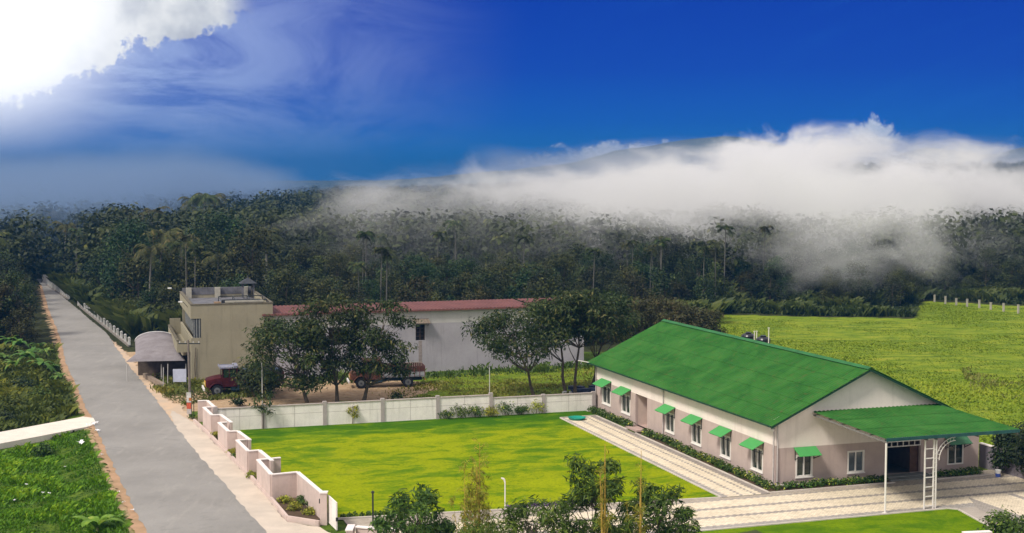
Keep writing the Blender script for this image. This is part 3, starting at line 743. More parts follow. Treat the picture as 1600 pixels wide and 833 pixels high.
def window(parent, fn, s0, s1, z0, z1, glass=GLASS, label=None):
    fr = MB(); w = .10
    fr.box(s0, s1, -.03, .12, z0, z0 + w, fn); fr.box(s0, s1, -.03, .12, z1 - w, z1, fn)
    fr.box(s0, s0 + w, -.03, .12, z0 + w, z1 - w, fn); fr.box(s1 - w, s1, -.03, .12, z0 + w, z1 - w, fn)
    o = fr.build('window', WHITE, parent)
    MB().box((s0 + s1) / 2 - .035, (s0 + s1) / 2 + .035, .0, .08, z0 + w, z1 - w, fn).build('mullion', WHITE, o)
    MB().box(s0 + w, s1 - w, .09, .105, z0 + w, z1 - w, fn).build('glass', glass, o)
    MB().box(s0 - .05, s1 + .05, -.07, -.03, z0 - .06, z0, fn).build('sill', WHITE, o)
    if label: o['label'] = label
    return o
def awning(parent, fn, s0, s1, z, out=.85, drop=.42, m=AWN):
    a = MB(); P = [fn(s0, -.02, z), fn(s1, -.02, z), fn(s1, -out, z - drop), fn(s0, -out, z - drop)]
    Q = [(p[0], p[1], p[2] - .03) for p in P]
    a.quad(P); a.quad(Q[::-1])
    for i in range(4): j = (i + 1) % 4; a.quad([P[i], Q[i], Q[j], P[j]])
    o = a.build('awning', m, parent)
    for s in (s0 + .12, s1 - .12):
        b = MB(); b.tube(fn(s, -.03, z - drop - .35), fn(s, -out * .95, z - drop - .05), .025, n=6)
        b.tube(fn(s, -.03, z - drop - .40), fn(s, -.03, z - .06), .025, n=6); b.build('bracket', DARKM, o)
    return o

house = thing('house', 'long single-storey house with green sheet roof, white and mauve walls', 'house', (BX, BY, 0), BA)
winL = [(26.80, 28.62, .80, 2.32), (22.78, 24.55, .72, 2.26), (14.65, 16.20, .68, 2.15), (10.26, 11.80, .62, 2.12), (5.88, 7.38, .56, 2.06), (1.52, 3.06, .56, 2.05)]
winG = [(1.45, 2.66, .50, 1.92), (5.18, 6.42, .52, 1.94)]
mb = MB(); wall_cells(mb, LW, 0.0, HL, -.1, EV - .02, winL + [(19.55, 21.78, .14, 2.60)], .22, 2.60); mb.build('long_wall', [MAUVE, CREAMW], house)
mb = MB(); wall_cells(mb, GW, .22, HW, -.1, EV - .02, winG + [(7.97, 10.64, .22, 2.40)], .22, 2.42)
mb.use(1); P = [(0, 0, EV - .02), (HW, 0, EV - .02), (HW / 2, 0, RZ - .12)]; Q = [(x, .22, z) for x, y, z in P]
mb.quad(P); mb.quad(Q[::-1]); mb.quad([P[0], Q[0], Q[1], P[1]]); mb.quad([P[1], Q[1], Q[2], P[2]]); mb.quad([P[2], Q[2], Q[0], P[0]])
mb.build('gable_wall', [MAUVE, CREAMW], house)
mb = MB(); mb.box(.22, HW, HL - .22, HL, -.1, EV - .02); mb.box(HW - .22, HW, .22, HL - .22, -.1, EV - .02)
P = [(0, HL, EV - .02), (HW, HL, EV - .02), (HW / 2, HL, RZ - .12)]; mb.quad(P[::-1]); mb.build('back_wall', CREAMW, house)
MB().box(.23, HW - .23, .23, HL - .23, .0, .10).build('interior_floor', mat('grey_floor', (.2, .2, .2), .6, .2), house)
# plinth strip
mb = MB(); mb.box(-.05, -.005, -.05, 19.45, -.05, .13); mb.box(-.05, -.005, 21.85, HL, -.05, .13); mb.box(-.05, 7.85, -.05, -.005, -.05, .13); mb.box(10.75, 15.1, -.05, -.005, -.05, .13); mb.build('plinth', WHITE, house)
for k, w in enumerate(winL):
    window(house, LW, *w); awning(house, LW, w[0] - (.15), w[1] + .15, w[3] + .52)
window(house, GW, *winG[0]); awning(house, GW, 1.28, 2.86, 2.42, .80)
window(house, GW, *winG[1], glass=GLASSB, label='window without an awning, paler panes')
# annex on the right, same mauve, with its own window and a darker awning
mb = MB(); wall_cells(mb, GW, HW + .002, 15.12, -.1, 2.95, [(12.905, 13.88, .56, 1.95)], .22, 2.96); mb.box(HW + .002, 15.12, .22, 7.0, 2.80, 2.95); mb.box(14.9, 15.12, .222, 7, -.1, 2.80); mb.build('annex', MAUVE, house)
MB().box(12.905, 13.88, .12, .20, .56, 1.95).build('annex_recess', CURT, house)
fr = MB(); s0, s1, z0, z1, w = 12.66, 13.9, .55, 1.96, .09
fr.box(s0, s1, -.05, -.004, z0, z0 + w); fr.box(s0, s1, -.05, -.004, z1 - w, z1); fr.box(s0, s0 + w, -.05, -.004, z0 + w, z1 - w); fr.box(s1 - w, s1, -.05, -.004, z0 + w, z1 - w)
wo = fr.build('window', WHITE, house); wo['label'] = 'rightmost window, half behind the canopy column'
MB().box(13.24, 13.31, -.045, -.012, z0 + w, z1 - w).build('mullion', WHITE, wo)
MB().box(s0 + w, s1 - w, -.011, -.0065, z0 + w, z1 - w).build('glass', GLASS, wo)
ao = awning(house, GW, 12.42, 14.12, 2.42, .70, .40, mat('dull_awning', (.05, .17, .08), .7, .3, 3)); ao['label'] = 'dull dark green awning over the annex window'  # darker, duller green than the other awnings
# side entrance recess on the long wall
mb = MB(); mb.box(.22, 1.9, 19.40, 19.54, .1, 2.6); mb.box(.22, 1.9, 21.79, 21.93, .1, 2.6); mb.box(1.9, 2.0, 19.40, 21.93, .1, 2.6); mb.box(.22, 2.0, 19.40, 21.93, 2.61, 2.70)
mb.build('entrance_recess', mat('recess_paint', (.62, .50, .44), .85, .08), house)
MB().box(-.9, 1.9, 19.55, 21.78, .0, .14).build('entrance_floor', mat('pink_tile', (.52, .38, .34), .6, .15, 2), house)
# main entrance under the canopy: dark hall, lattice transom, steps
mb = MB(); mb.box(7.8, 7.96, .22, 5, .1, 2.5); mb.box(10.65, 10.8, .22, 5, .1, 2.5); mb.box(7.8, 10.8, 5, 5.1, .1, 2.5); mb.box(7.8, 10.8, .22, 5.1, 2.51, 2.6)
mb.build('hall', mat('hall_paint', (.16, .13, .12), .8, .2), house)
tr = MB(); tr.box(7.97, 10.64, -.02, .05, 2.30, 2.36); tr.box(7.97, 10.64, -.02, .05, 1.98, 2.04)
for k in range(7): s = 7.99 + k * .433; tr.box(s, s + .045, -.015, .045, 2.04, 2.30)
tr.build('transom', STEELW, house)
mb = MB(); mb.box(10.0, 10.62, .25, .30, .12, 1.97); mb.build('door', mat('brown_door', (.10, .05, .03), .5, .3), house)
st = mat('grey_step', (.20, .21, .20), .7, .25, 2)
for k in range(2): MB().box(7.75 - .1 * (1 - k), 10.85 + .1 * (1 - k), -1.1 + .5 * k, -.002 - .0 * k, .03 + .10 * k if k else -.02, .03 + .10 * (k + 1)).build('step', st, house)

def corrugated(name, fn, s0, s1, t0, t1, m, parent, pitch=.30, amp=.028, rows=4, per=6, ragged=.05):
    """s along the ridge (ribs run down t). fn(s,t,h) gives the point; sheets overlap in rows"""
    n = int((s1 - s0) / pitch * per); s = np.linspace(s0, s1, n); h = amp * np.sin(2 * np.pi * s / pitch)
    V = []; Q = []; k = 0
    for r in range(rows):
        a, b = t0 + (t1 - t0) * r / rows, t0 + (t1 - t0) * (r + 1) / rows + (.12 if r < rows - 1 else 0)
        lift = .006 * (rows - r)
        for tt, ex in ((a, lift - .012), (b, lift + .004)):
            V += [fn(s[i], tt, h[i] + ex) for i in range(n)]
        Q += [(k + i, k + i + 1, k + n + i + 1, k + n + i) for i in range(n - 1)]; k += 2 * n
    me = bpy.data.meshes.new(name); me.from_pydata(V, [], Q); me.materials.append(m); me.update()
    o = bpy.data.objects.new(name, me); C.objects.link(o); o.parent = parent
    so_ = o.modifiers.new('thick', 'SOLIDIFY'); so_.thickness = .012; so_.offset = -1
    return o
hw2 = HW / 2; sl = (RZ - EV) / hw2; OV = .62
def slopeL(s, t, h): return (hw2 - t, s, RZ - t * sl + h)
def slopeR(s, t, h): return (hw2 + t, s, RZ - t * sl + h)
corrugated('roof', slopeL, -.62, HL + .62, 0.02, hw2 + OV, ROOFG, house, rows=5)
ro = corrugated('roof', slopeR, -.62, HL + .62, 0.02, hw2 + OV, ROOFG, house, rows=5)
mb = MB()
for sgn in (-1, 1):
    mb.quad([(hw2, -.62, RZ + .10), (hw2 + sgn * .28, -.62, RZ + .10 - .28 * sl), (hw2 + sgn * .28, HL + .62, RZ + .10 - .28 * sl), (hw2, HL + .62, RZ + .10)])
mb.build('ridge_cap', mat('ridge_green', (.025, .15, .04), .7, .3, 1.2), house)
for v in (-.60, HL + .52):
    for sgn in (-1, 1):
        mb = MB()
        e = hw2 + OV - .02; p0 = (hw2, RZ - .05); p1 = (hw2 + sgn * e, RZ - .05 - e * sl)
        P = [(p0[0], v, p0[1]), (p1[0], v, p1[1]), (p1[0], v, p1[1] - .12), (p0[0], v, p0[1] - .12)]; Q = [(a, v + .06, c) for a, b, c in P]
        mb.quad(P); mb.quad(Q[::-1]); [mb.quad([P[i], Q[i], Q[(i + 1) % 4], P[(i + 1) % 4]]) for i in range(4)]
        mb.build('bargeboard', ROOFE, house)
mb = MB(); rz_ = RZ - (hw2 + OV) * sl
for u in (hw2 - (hw2 + OV) - .02, HW + OV - .05): mb.box(u, u + .07, -.5, HL + .5, rz_ - .10, rz_ + .0)
mb.build('gutter', ROOFE, house)
# rainwater pipes
for (x, y) in ((-.07, 16.5), (-.07, .10), (.12, -.07), (-.07, 29.9)):
    MB().tube((x, y, .05), (x, y, EV - .15), .045, n=8).tube((x, y, EV - .15), (x - (.3 if x < 0 else 0), y, EV - .32), .045, n=8).build('downpipe', mat('pipe_grey', (.50, .46, .45), .6, .2), house)
MB().tube((-.5, 30.25, 3.95), (-1.5, 30.35, 4.15), .04).build('rain_spout', STEELW, house)
# floodlights at the eave
for v in (16.6, .15): MB().box(-.22, -.04, v - .12, v + .12, EV - .75, EV - .6).build('eave_lamp', STEELW, house)
# canopy
CU0, CU1, CV, CZ0, CZ1 = 2.60, 11.75, -8.05, 4.62, 4.36
def cf(s, t, h): return (CU0 + (s - 0), -t, CZ0 - (CZ0 - CZ1) * t / 8.05 + h)
can = corrugated('canopy', lambda s, t, h: (s, -t, CZ0 - (CZ0 - CZ1) * t / 8.05 + h), CU0, CU1, .03, 8.05, ROOFG, house, rows=3)
mb = MB(); mb.box(CU0, CU1, CV - .05, CV, CZ1 - .16, CZ1 + .03); mb.build('fascia', mat('canopy_fascia', (.02, .09, .09), .5, .3, 2), can)
mb = MB()
for k in range(6):
    v = -.3 - k * 1.5; z = CZ0 + (CZ0 - CZ1) * v / 8.05 - .10; mb.box(CU0 + .05, CU1 - .05, v - .04, v + .04, z - .07, z)
for u in (CU0 + .1, 5.4, 6.05, 8.9, CU1 - .1): mb.wall((u, 0), (u, CV), CZ0 - .28, CZ0 - .19, .06, CZ1 - .28, CZ1 - .19)
mb.build('canopy_frame', mat('canopy_grey', (.20, .19, .18), .6, .2), can)
MB().tube((2.35 + .3, -7.98, .03), (2.65, -7.98, CZ1 - .28), .06, n=10).box(2.52, 2.78, -8.11, -7.85, .03, .06).build('post', STEELW, can)
col_ = MB()
for u in (5.35, 5.95, 6.12): col_.box(u - .035, u + .035, -7.9, -7.83, .03, CZ1 - .26)
for k in range(8): z = .18 + k * .56; col_.box(5.38, 5.92, -7.89, -7.84, z, z + .05)
for k in range(16): z = .1 + k * .26; col_.box(5.985, 6.085, -7.88, -7.85, z, z + .03)
for k in range(8):
    a0, a1 = math.pi / 2 * k / 8, math.pi / 2 * (k + 1) / 8
    for r in (1.3, 1.1):
        col_.tube((6.12 + 1.3 - r * math.cos(a0), -7.865, 2.85 + r * math.sin(a0)), (6.12 + 1.3 - r * math.cos(a1), -7.865, 2.85 + r * math.sin(a1)), .022, n=5)
    a = (a0 + a1) / 2; col_.tube((7.42 - 1.3 * math.cos(a), -7.865, 2.85 + 1.3 * math.sin(a)), (7.42 - 1.1 * math.cos(a), -7.865, 2.85 + 1.1 * math.sin(a)), .015, n=4)
cl = col_.build('ladder_column', STEELW, can); cl['label'] = 'white lattice column shaped like a ladder'

# water tanks on their stand behind the house
def tank(name, label, loc, pipes):
    t = thing(name, label, 'water tank', loc, 0, 'water tanks behind the ridge')
    prof = [(.60, 0), (.62, .1), (.60, .16), (.62, .3), (.60, .36), (.62, .5), (.60, .56), (.62, .68), (.55, .80), (.36, .90), (.24, .93)]
    MB().lathe(prof, 24).build('body', BLACKP, t, smooth=False); MB().lathe([(.26, .93), (.26, 1.0), (.2, 1.03)], 18).build('lid', BLACKP, t)
    for x, y, h in pipes: MB().tube((x, y, .1), (x, y, h), .045).tube((x, y, h), (x, y, h + .05), .09).build('pipe', mat('pipe_white', (.75, .72, .6), .5, .1), t)
TS = B2W(13.6, 24.6)
tst = thing('tank_stand', 'steel platform carrying two black water tanks behind the house roof', 'stand', B2W(14.4, 29.1), BA)
MB().box(-.9, .9, -2.2, 2.2, 4.86, 4.94).build('platform', DARKM, tst)
for x in (-.8, .8):
    for y in (-2.1, 2.1): MB().box(x - .05, x + .05, y - .05, y + .05, -.1, 4.86).build('leg', DARKM, tst)
tank('water_tank', 'black water tank behind the ridge, the left and farther one', B2W(14.4, 30.4, 4.945), [(.66, -.35, 1.12)])
tank('water_tank', 'black water tank with the taller white vent pipe, nearer the gable', B2W(14.4, 27.75, 4.945), [(-.66, .55, 1.3), (.35, -.56, 1.7)])

# ------------------------------------------------------------------ hedges, small yard things
def hedge(name, label, p0, p1, w, h, n, m=LF_HEDGE, frame=True, L=.17, group=None):
    a = B2W(*p0) if frame else (*p0, 0); b = B2W(*p1) if frame else (*p1, 0)
    d = np.array(b) - np.array(a); Ln = np.linalg.norm(d); d /= Ln; nn = np.array([-d[1], d[0], 0])
    k = max(2, int(Ln / .35)); V = []; T = []; mid = (np.array(a) + np.array(b)) / 2
    for i in range(k):
        c = np.array(a) + d * Ln * (i + .5) / k - mid + nn * rng.uniform(-.2, .2) * w + np.array([0, 0, h * .5 * rng.uniform(.8, 1.15)])
        q = clump(c, max(w, h) * .55, max(6, n // k), L, L * .6, min(1, h / w)); V.append(q); T.append(ctint(q, base=.28 + .5 * rng.random() ** 1.5))
    V = np.concatenate(V); V[:, 2] = np.maximum(V[:, 2], .02)
    o = np_obj(name, V, 4, np.concatenate(T), m, None, tuple(mid)); return tag(o, label, 'hedge', group)
hedge('hedge', 'low clipped hedge left of the side entrance, below the two far windows', (-.62, 29.4), (-.62, 21.2), .75, .55, 1500)
hedge('hedge', 'long low hedge between the garden path and the mauve long wall', (-.62, 18.8), (-.62, -1.0), .80, .55, 4200)
hedge('hedge', 'low dark hedge along the gable wall left of the entrance steps', (.1, -.85), (7.3, -.85), .80, .50, 1800)
hedge('hedge', 'short hedge with pale flowers right of the entrance steps', (11.2, -.85), (14.6, -.85), .80, .50, 900)
hedge('hedge', 'very low dark edging hedge at the near left of the lawn', (-27.3, .80), (-23.0, .40), .35, .30, 500, LF_NEAR)
hedge('flower_border', 'narrow border of purple flowers along the near lawn edge', (-17.8, -.20), (-13.6, -.60), .35, .30, 700, LF_FLOWER)
rg_ = np.random.default_rng(3)
# shrubs along the far wall
for i, (px, py, r, mt, lb) in enumerate([(698, 655, .95, LF_HEDGE, 'rounded yellow-tipped shrub at the left end of the row below the white wall'), (720, 654, 1.1, LF_NEAR, 'tall bushy shrub, second from the left along the white wall'), (743, 653, .95, LF_HEDGE, 'shrub third from the left along the white wall'),
        (768, 652, 1.0, LF_YEL, 'yellow-tipped shrub in front of the wall pillar by the thin pole'), (790, 650, 1.1, LF_HEDGE, 'loose green shrub right of the thin pole'), (814, 649, .9, LF_NEAR, 'low shrub between two taller ones near the right of the row'), (838, 647, 1.1, LF_YEL, 'yellow-green shrub at the right end of the row along the wall')]):
    shrub('shrub', lb, 'shrub', at(px, py), r, 420, mt, 1.0, .17, .09, 'shrubs along the white boundary wall', seed=i)
shrub('shrub', 'small dark bush just beyond the white wall', 'shrub', at(620, 628), .9, 300, LF_DARK, .8, .22, .12, seed=40)
# little yellow-green sapling and the drooping one
def sapling(name, label, loc, h, m, n=160, seed=0, r=.55, L=.28, W=.09):
    rg = np.random.default_rng(seed); t = thing(name, label, 'sapling', loc)
    MB().path([(0, 0, -.05), (.03, 0, h * .5), (0, .03, h)], [.035, .028, .012], 6).build('stem', BARK, t)
    V = []
    for k in range(9):
        a = 2.4 * k; z = h * (.45 + .5 * k / 9); c = np.array([math.cos(a) * r * .6, math.sin(a) * r * .6, z]); V.append(clump(c, r * .5, n // 9, L, W, .8, .9, rg))
    V = np.concatenate(V); np_obj('leaves', V, 4, ctint(V, base=.6, rg=rg), m, t); return t
sapling('sapling', 'small yellow-green sapling on the lawn before the white wall', at(551, 663), 1.5, LF_YEL, 220, 1, .55)
sapling('sapling', 'drooping dark sapling at the left wall pillar', at(411, 671), 3.0, LF_MID, 260, 2, .95, .34, .12)
# garden lamp
gl = thing('garden_lamp', 'slim white garden lamp with a bent head on the near lawn edge', 'lamp', B2W(-18.0, -.9))
MB().tube((0, 0, 0), (0, 0, 1.75), .035).build('pole', STEELW, gl)
MB().path([(0, 0, 1.75), (-.05, 0, 1.95), (-.22, 0, 2.02)], [.05, .06, .045]).build('lamp_head', STEELW, gl)
# blue-white bucket and turquoise cover
bk = thing('bucket', 'blue and white paint bucket on the paving by the dark shrubs', 'bucket', B2W(15.1, -2.0, .03), BA)
MB().lathe([(.15, 0), (.17, .22)], 18).build('lower_band', mat('bucket_blue', (.08, .14, .55), .4, .2), bk); MB().lathe([(.172, .22), (.19, .42), (.2, .44)], 18).build('upper_band', mat('bucket_white', (.8, .8, .8), .4, .1), bk)
tb = thing('round_tub', 'shallow turquoise round tub at the far end of the garden path', 'tub', B2W(-3.3, 25.9, .05))
MB().lathe([(.55, 0), (.72, .16), (.74, .18), (.68, .17), (.52, .06)], 28).build('basin', mat('turquoise', (.01, .28, .20), .4, .2), tb)
# dark compound wall right of the annex
cw = MB(); a = W2B(*at(1532, 692, 1.55)[:2]); b = W2B(*at(1566, 701.5, 1.55)[:2]); d = ((b[0] - a[0]), (b[1] - a[1]))
cw.use(0); cw.wall(a, (b[0] + d[0] * 1.2, b[1] + d[1] * 1.2), -.1, 1.5, .18); cw.use(1); cw.wall(a, (b[0] + d[0] * 1.2, b[1] + d[1] * 1.2), 1.5, 1.57, .26)
tag(cw.build('side_wall', [mat('lilac_render', (.20, .18, .21), .9, .25, 1.2), COPING], None, (BX, BY, 0), BA), 'dull lilac garden wall running from the annex to the dark shrubs', 'wall')

# ------------------------------------------------------------------ far boundary wall
FW = [(337, 674.5, 641), (410, 668, 636), (506, 663.5, 630), (596, 658.5, 627), (683, 654.5, 624.5), (766, 650, 622), (849, 646, 622.5), (927, 641.5, 618.5)]
base = [at(x, y) for x, y, _ in FW]; L0 = np.array(base[0][:2]); L1 = np.array(base[-1][:2]); dr = (L1 - L0) / np.linalg.norm(L1 - L0)
pp = [tuple(L0 + dr * np.dot(np.array(b[:2]) - L0, dr)) for b in base]
hts = [1.85] * 6 + [1.55] * 2
bw = thing('boundary_wall', 'long whitewashed boundary wall with grey pillars along the far side of the lawn', 'wall', (*L0, 0), math.atan2(dr[1], dr[0]))
sx = [float(np.linalg.norm(np.array(p) - L0)) for p in pp]
for i in range(7):
    h = 1.72 if i < 5 else 1.46
    q = MB(); q.box(sx[i] + .15, sx[i + 1] - .15, -.07, .07, -.1, h); 
    pn = q.build('wall_panel', WALLW, bw)
    mx = (sx[i] + sx[i + 1]) / 2
    g = MB(); g.box(mx - .012, mx + .012, -.075, .075, .0, h - .01); g.box(sx[i] + .16, sx[i + 1] - .16, -.074, .074, h * .62, h * .62 + .02); g.build('panel_joint', PILW, pn)
    cp = MB(); cp.box(sx[i] + .152, sx[i + 1] - .152, -.12, .12, h + .002, h + .07); cp.build('coping', mat('coping_grey', (.46, .40, .37), .9, .2, 2), bw)
for i in range(8):
    h = 1.92 if i < 6 else 1.6; MB().box(sx[i] - .148, sx[i] + .148, -.15, .15, -.1, h).build('pillar', PILW, bw)

# ------------------------------------------------------------------ saw-tooth wall along the road
WH = 1.65
T = lambda x, y: at(x, y, WH)[:2]
units = [  # outer panel start, outer end, return end, inner panel end
    ((308.8, 625.7), None, (324, 625.2), (337, 637)),
    ((318.3, 635.8), (331, 647.8), (345, 647.2), (361.7, 659.5)),
    ((342, 659.6), (357, 673.3), (371.7, 672.6), (390.5, 686.5)),
    ((370.3, 687), (387.7, 704), (405.3, 702.6), (425.4, 719)),
    ((403, 717.5), (424, 740.7), (465, 736.7), (506.0, 771))]
rw = thing('roadside_wall', 'stepped pink compound wall with pale coping beside the road', 'wall')
def wpanel(a, b, z1=WH, nm='wall_panel'):
    p = MB(); p.wall(a, b, -.1, z1 - .06, .17); o = p.build(nm, WALLM, rw)
    MB().wall(a, b, z1 - .058, z1, .24).build('coping', COPING, o); return o
for i, (a, b, c, d) in enumerate(units):
    A_ = T(*a); Cc = T(*c); D_ = T(*d)
    if b is None:
        wpanel(A_, Cc, WH - .004)
    else:
        B_ = T(*b); wpanel(A_, B_); wpanel(B_, Cc, WH - .004)
        # hidden return at the far end of the outer panel
        ci = T(*units[i - 1][3]); wpanel(A_, (A_[0] + (Cc[0] - B_[0]) * .9, A_[1] + (Cc[1] - B_[1]) * .9), WH - .008)
    wpanel(Cc, D_, WH - .012)
gp = T(506.2, 771)
MB().box(gp[0] - .17, gp[0] + .20, gp[1] - .38, gp[1] - .02, -.1, WH + .08).build('gate_pillar', WALLM, rw)
MB().box(gp[0] - .21, gp[0] + .24, gp[1] - .42, gp[1] + .02, WH + .082, WH + .15).build('pillar_cap', COPING, rw)
MB().box(gp[0] - .24, gp[0] - .17, gp[1] - .3, gp[1] - .2, 1.15, 1.4).build('meter_box', DARKM, rw)
# gate leaf standing open
g0 = np.array(at(513, 774, 1.55)[:2]); g1 = np.array(at(526, 786, 1.55)[:2])
ga = thing('gate', 'pale metal gate leaf standing open beside the gate pillar', 'gate', (*g0, 0), math.atan2(*(g1 - g0)[::-1]))
gL = float(np.linalg.norm(g1 - g0)); MB().box(.03, gL - .05, -.02, .02, .10, 1.50).build('leaf_panel', WALLW, ga)
MB().box(0, gL, -.035, .035, 1.502, 1.57).box(0, gL, -.035, .035, .04, .098).box(gL - .048, gL, -.036, .036, .1, 1.5).build('gate_frame', COPING, ga)
MB().box(gL + .002, gL + .06, -.06, .06, .55, .75).build('latch', DARKM, ga)
# low wall on the other side of the gate
a = np.array(at(557, 822, WH)[:2]); b = np.array(at(622, 827.5, WH)[:2])
gw = thing('gate_side_wall', 'low pink wall end with pale coping across the gate opening', 'wall')
MB().wall(a, b, -.1, WH - .06, .22).build('wall_panel', WALLM, gw); MB().wall(a - (b - a) * .01, b, WH - .058, WH, .34).build('coping', COPING, gw)
MB().box(a[0] - .42, a[0] - .10, a[1] - .9, a[1] + .12, -.1, WH - .02).build('pillar', WALLM, gw); MB().box(a[0] - .46, a[0] - .08, a[1] - .95, a[1] + .16, WH - .018, WH + .05).build('pillar_cap', COPING, gw)
# slim dark post in front of it
dp = thing('gate_post', 'slim dark metal post in front of the gate-side wall', 'post', at(583, 850))
MB().tube((0, 0, -.1), (0, 0, 2.7), .045).build('shaft', DARKM, dp); MB().lathe([(.07, 2.7), (.09, 2.78), (.03, 2.84)], 10).build('finial', DARKM, dp)
# low planter kerb and plants in the recesses
pk = MB(); line = [at(*p)[:2] for p in [(303, 660), (318, 673), (331, 686), (357, 713), (388, 744), (424, 784), (449, 813.5), (499, 821.5)]]
for p, q in zip(line[:-1], line[1:]): pk.wall(p, q, -.05, .28, .15)
tag(pk.build('planter_kerb', WALLM), 'low pink kerb holding the plants between wall and road', 'kerb')
for i, (px, py, r, m, lb) in enumerate([(313, 655, .40, LF_YEL, 'tiny yellow-green plant in the farthest recess of the roadside wall'), (338, 685, .50, LF_YEL, 'yellow-green plant in the second recess of the roadside wall'),
        (362, 711, .50, LF_YEL, 'bright yellow shrub in the third recess of the roadside wall'), (369, 718, .42, LF_HEDGE, 'green shrub in the third recess, nearer the camera'),
        (393, 748, .50, LF_YEL, 'bright yellow shrub in the fourth recess of the roadside wall'), (399, 741, .42, LF_NEAR, 'dark green shrub in the fourth recess, against the wall'),
        (445, 788, .55, LF_YEL, 'yellow-green shrub at the left of the big roadside planter'), (462, 772, .55, LF_DARK, 'dark round shrub in the inner corner of the big planter'), (460, 800, .6, LF_YEL, 'yellow shrub in the near middle of the big planter'),
        (472, 790, .6, LF_NEAR, 'green shrub in the centre of the big planter'), (484, 806, .55, LF_YEL, 'pale yellow-green shrub at the right tip of the big planter'), (486, 795, .5, LF_NEAR, 'dark green shrub against the wall in the big planter')]):
    shrub('shrub', lb, 'shrub', at(px, py), r, 330, m, .9, .13, .08, 'shrubs in the roadside wall recesses', seed=60 + i)
mb = MB(); mb.quad([(*p, .10) for p in [at(*q)[:2] for q in [(424, 784), (449, 813), (499, 821), (500, 800), (465, 765)]]]); tag(mb.build('planter_soil', SOIL), kind='structure')

# ================================================================== CREAM BUILDING AND WAREHOUSE
yo = np.array(at(299.5, 597)[:2]); YA = R(17.5)
yb = thing('cream_building', 'two-storey cream building with flat dark roof and left balcony', 'building', (*yo, 0), YA)
YW, YL, YH = 7.75, 16.0, 7.35
mb = MB(); mb.box(0, YW, 0, .22, -.2, 4.2); mb.box(.95, YW, 0, .22, 4.2, 6.05); mb.box(0, YW, 0, .22, 6.05, YH)
mb.box(0, .22, .22, YL, -.2, 4.2); mb.box(.0, .22, .22, YL, 6.05, YH); mb.box(YW - .22, YW, .22, YL, -.2, YH); mb.box(.22, YW - .22, YL - .22, YL, -.2, YH)
mb.build('wall', YEL, yb)
MB().box(.22, YW - .22, .22, YL - .22, 6.55, 6.70).build('roof', DIRTYCONC, yb)
mb = MB(); mb.box(-.04, YW + .04, -.05, .26, YH + .002, YH + .09); mb.box(-.04, .26, .262, YL + .04, YH + .002, YH + .09); mb.box(YW - .26, YW + .04, .262, YL + .04, YH + .002, YH + .09)
mb.build('parapet_coping', mat('mossy_coping', (.16, .14, .10), .95, .4, 2), yb)
MB().box(.26, YW - .26, YL - .26, YL + .02, YH - .3, YH + .42).build('back_parapet', DIRTYCONC, yb)
for x in (.9, 3.9, 6.8): MB().box(x - .28, x + .28, YL - .7, YL - .27, 6.7, YH + .46).build('parapet_pillar', mat('old_plaster', (.42, .40, .34), .95, .2), yb)
# recessed upper window band round the corner
MB().box(.50, .58, .30, YL - .3, 4.2, 6.04).build('window_band', mat('louvre_glass', (.10, .11, .12), .25, .3, 6), yb)
MB().box(.22, .93, .10, .16, 4.2, 6.04).build('corner_window', mat('louvre_glass', (.1, .11, .12)), yb)
GFR = mat('grey_frame', (.35, .36, .36), .6, .2)
for k in range(9): MB().box(.42, .49, .5 + k * 1.7, .58 + k * 1.7, 4.2, 6.04).build('window_mullion', GFR, yb)
for x in (.28, .52, .78): MB().box(x, x + .05, .05, .098, 4.2, 6.04).build('window_mullion', GFR, yb)
# balcony ledge on the left face
mb = MB(); mb.box(-1.25, -.004, 1.0, 15.8, 2.75, 2.9); mb.box(-1.25, -1.1, 1.0, 15.8, 2.9, 3.85); mb.box(-1.1, -.004, 1.0, 1.15, 2.9, 3.85); mb.box(-1.1, -.004, 15.65, 15.8, 2.9, 4.6)
mb.build('balcony', YEL, yb)
MB().box(-1.3, -1.05, .95, 15.85, 3.852, 3.93).build('balcony_coping', mat('mossy_coping', (.16, .14, .10)), yb)
# roof clutter: black water-heater frame, low block, small hut with posts
MB().box(3.3, 7.0, 1.0, 4.2, 6.95, 7.45).build('roof_cover', mat('black_sheet', (.015, .014, .016), .8, .4, 2), yb)
mb = MB(); mb.tube((3.0, .9, 7.62), (7.3, .9, 7.62), .05); mb.tube((3.0, 4.4, 7.75), (7.4, 4.4, 7.75), .05)
for x in (3.0, 4.4, 5.8, 7.3): mb.tube((x, .9, 6.7), (x, .9, 7.62), .04); mb.tube((x, .9, 7.62), (x, 4.4, 7.75), .04); mb.tube((x, 4.4, 6.7), (x, 4.4, 7.75), .04)
mb.build('roof_frame', DARKM, yb)
MB().box(2.3, 2.9, .6, 1.6, 6.7, 7.5).build('roof_block', mat('brick_block', (.30, .20, .12), .95, .3), yb)
MB().box(3.3, 6.9, .45, .75, 7.46, 7.62).build('roof_beam', mat('old_plaster', (.42, .40, .34)), yb)
hut = thing('roof_hut', 'small pyramid-roofed shelter on posts standing on the flat roof', 'shelter', tuple(yo + np.array([math.cos(YA) * 6.95 - math.sin(YA) * 14, math.sin(YA) * 6.95 + math.cos(YA) * 14])) + (6.7,), YA)
for x in (-.55, .55):
    for y in (-.55, .55): MB().box(x - .06, x + .06, y - .06, y + .06, 0, 1.6).build('post', DIRTYCONC, hut)
mb = MB(); q = [(-.9, -.9, 1.6), (.9, -.9, 1.6), (.9, .9, 1.6), (-.9, .9, 1.6)]; 
for i in range(4): mb.quad([q[i], q[(i + 1) % 4], (0, 0, 2.2)])
mb.quad(q[::-1]); mb.lathe([(.1, 2.15), (.06, 2.3), (.02, 2.45)], 8); mb.build('roof', mat('slate', (.05, .055, .065), .8, .3), hut)
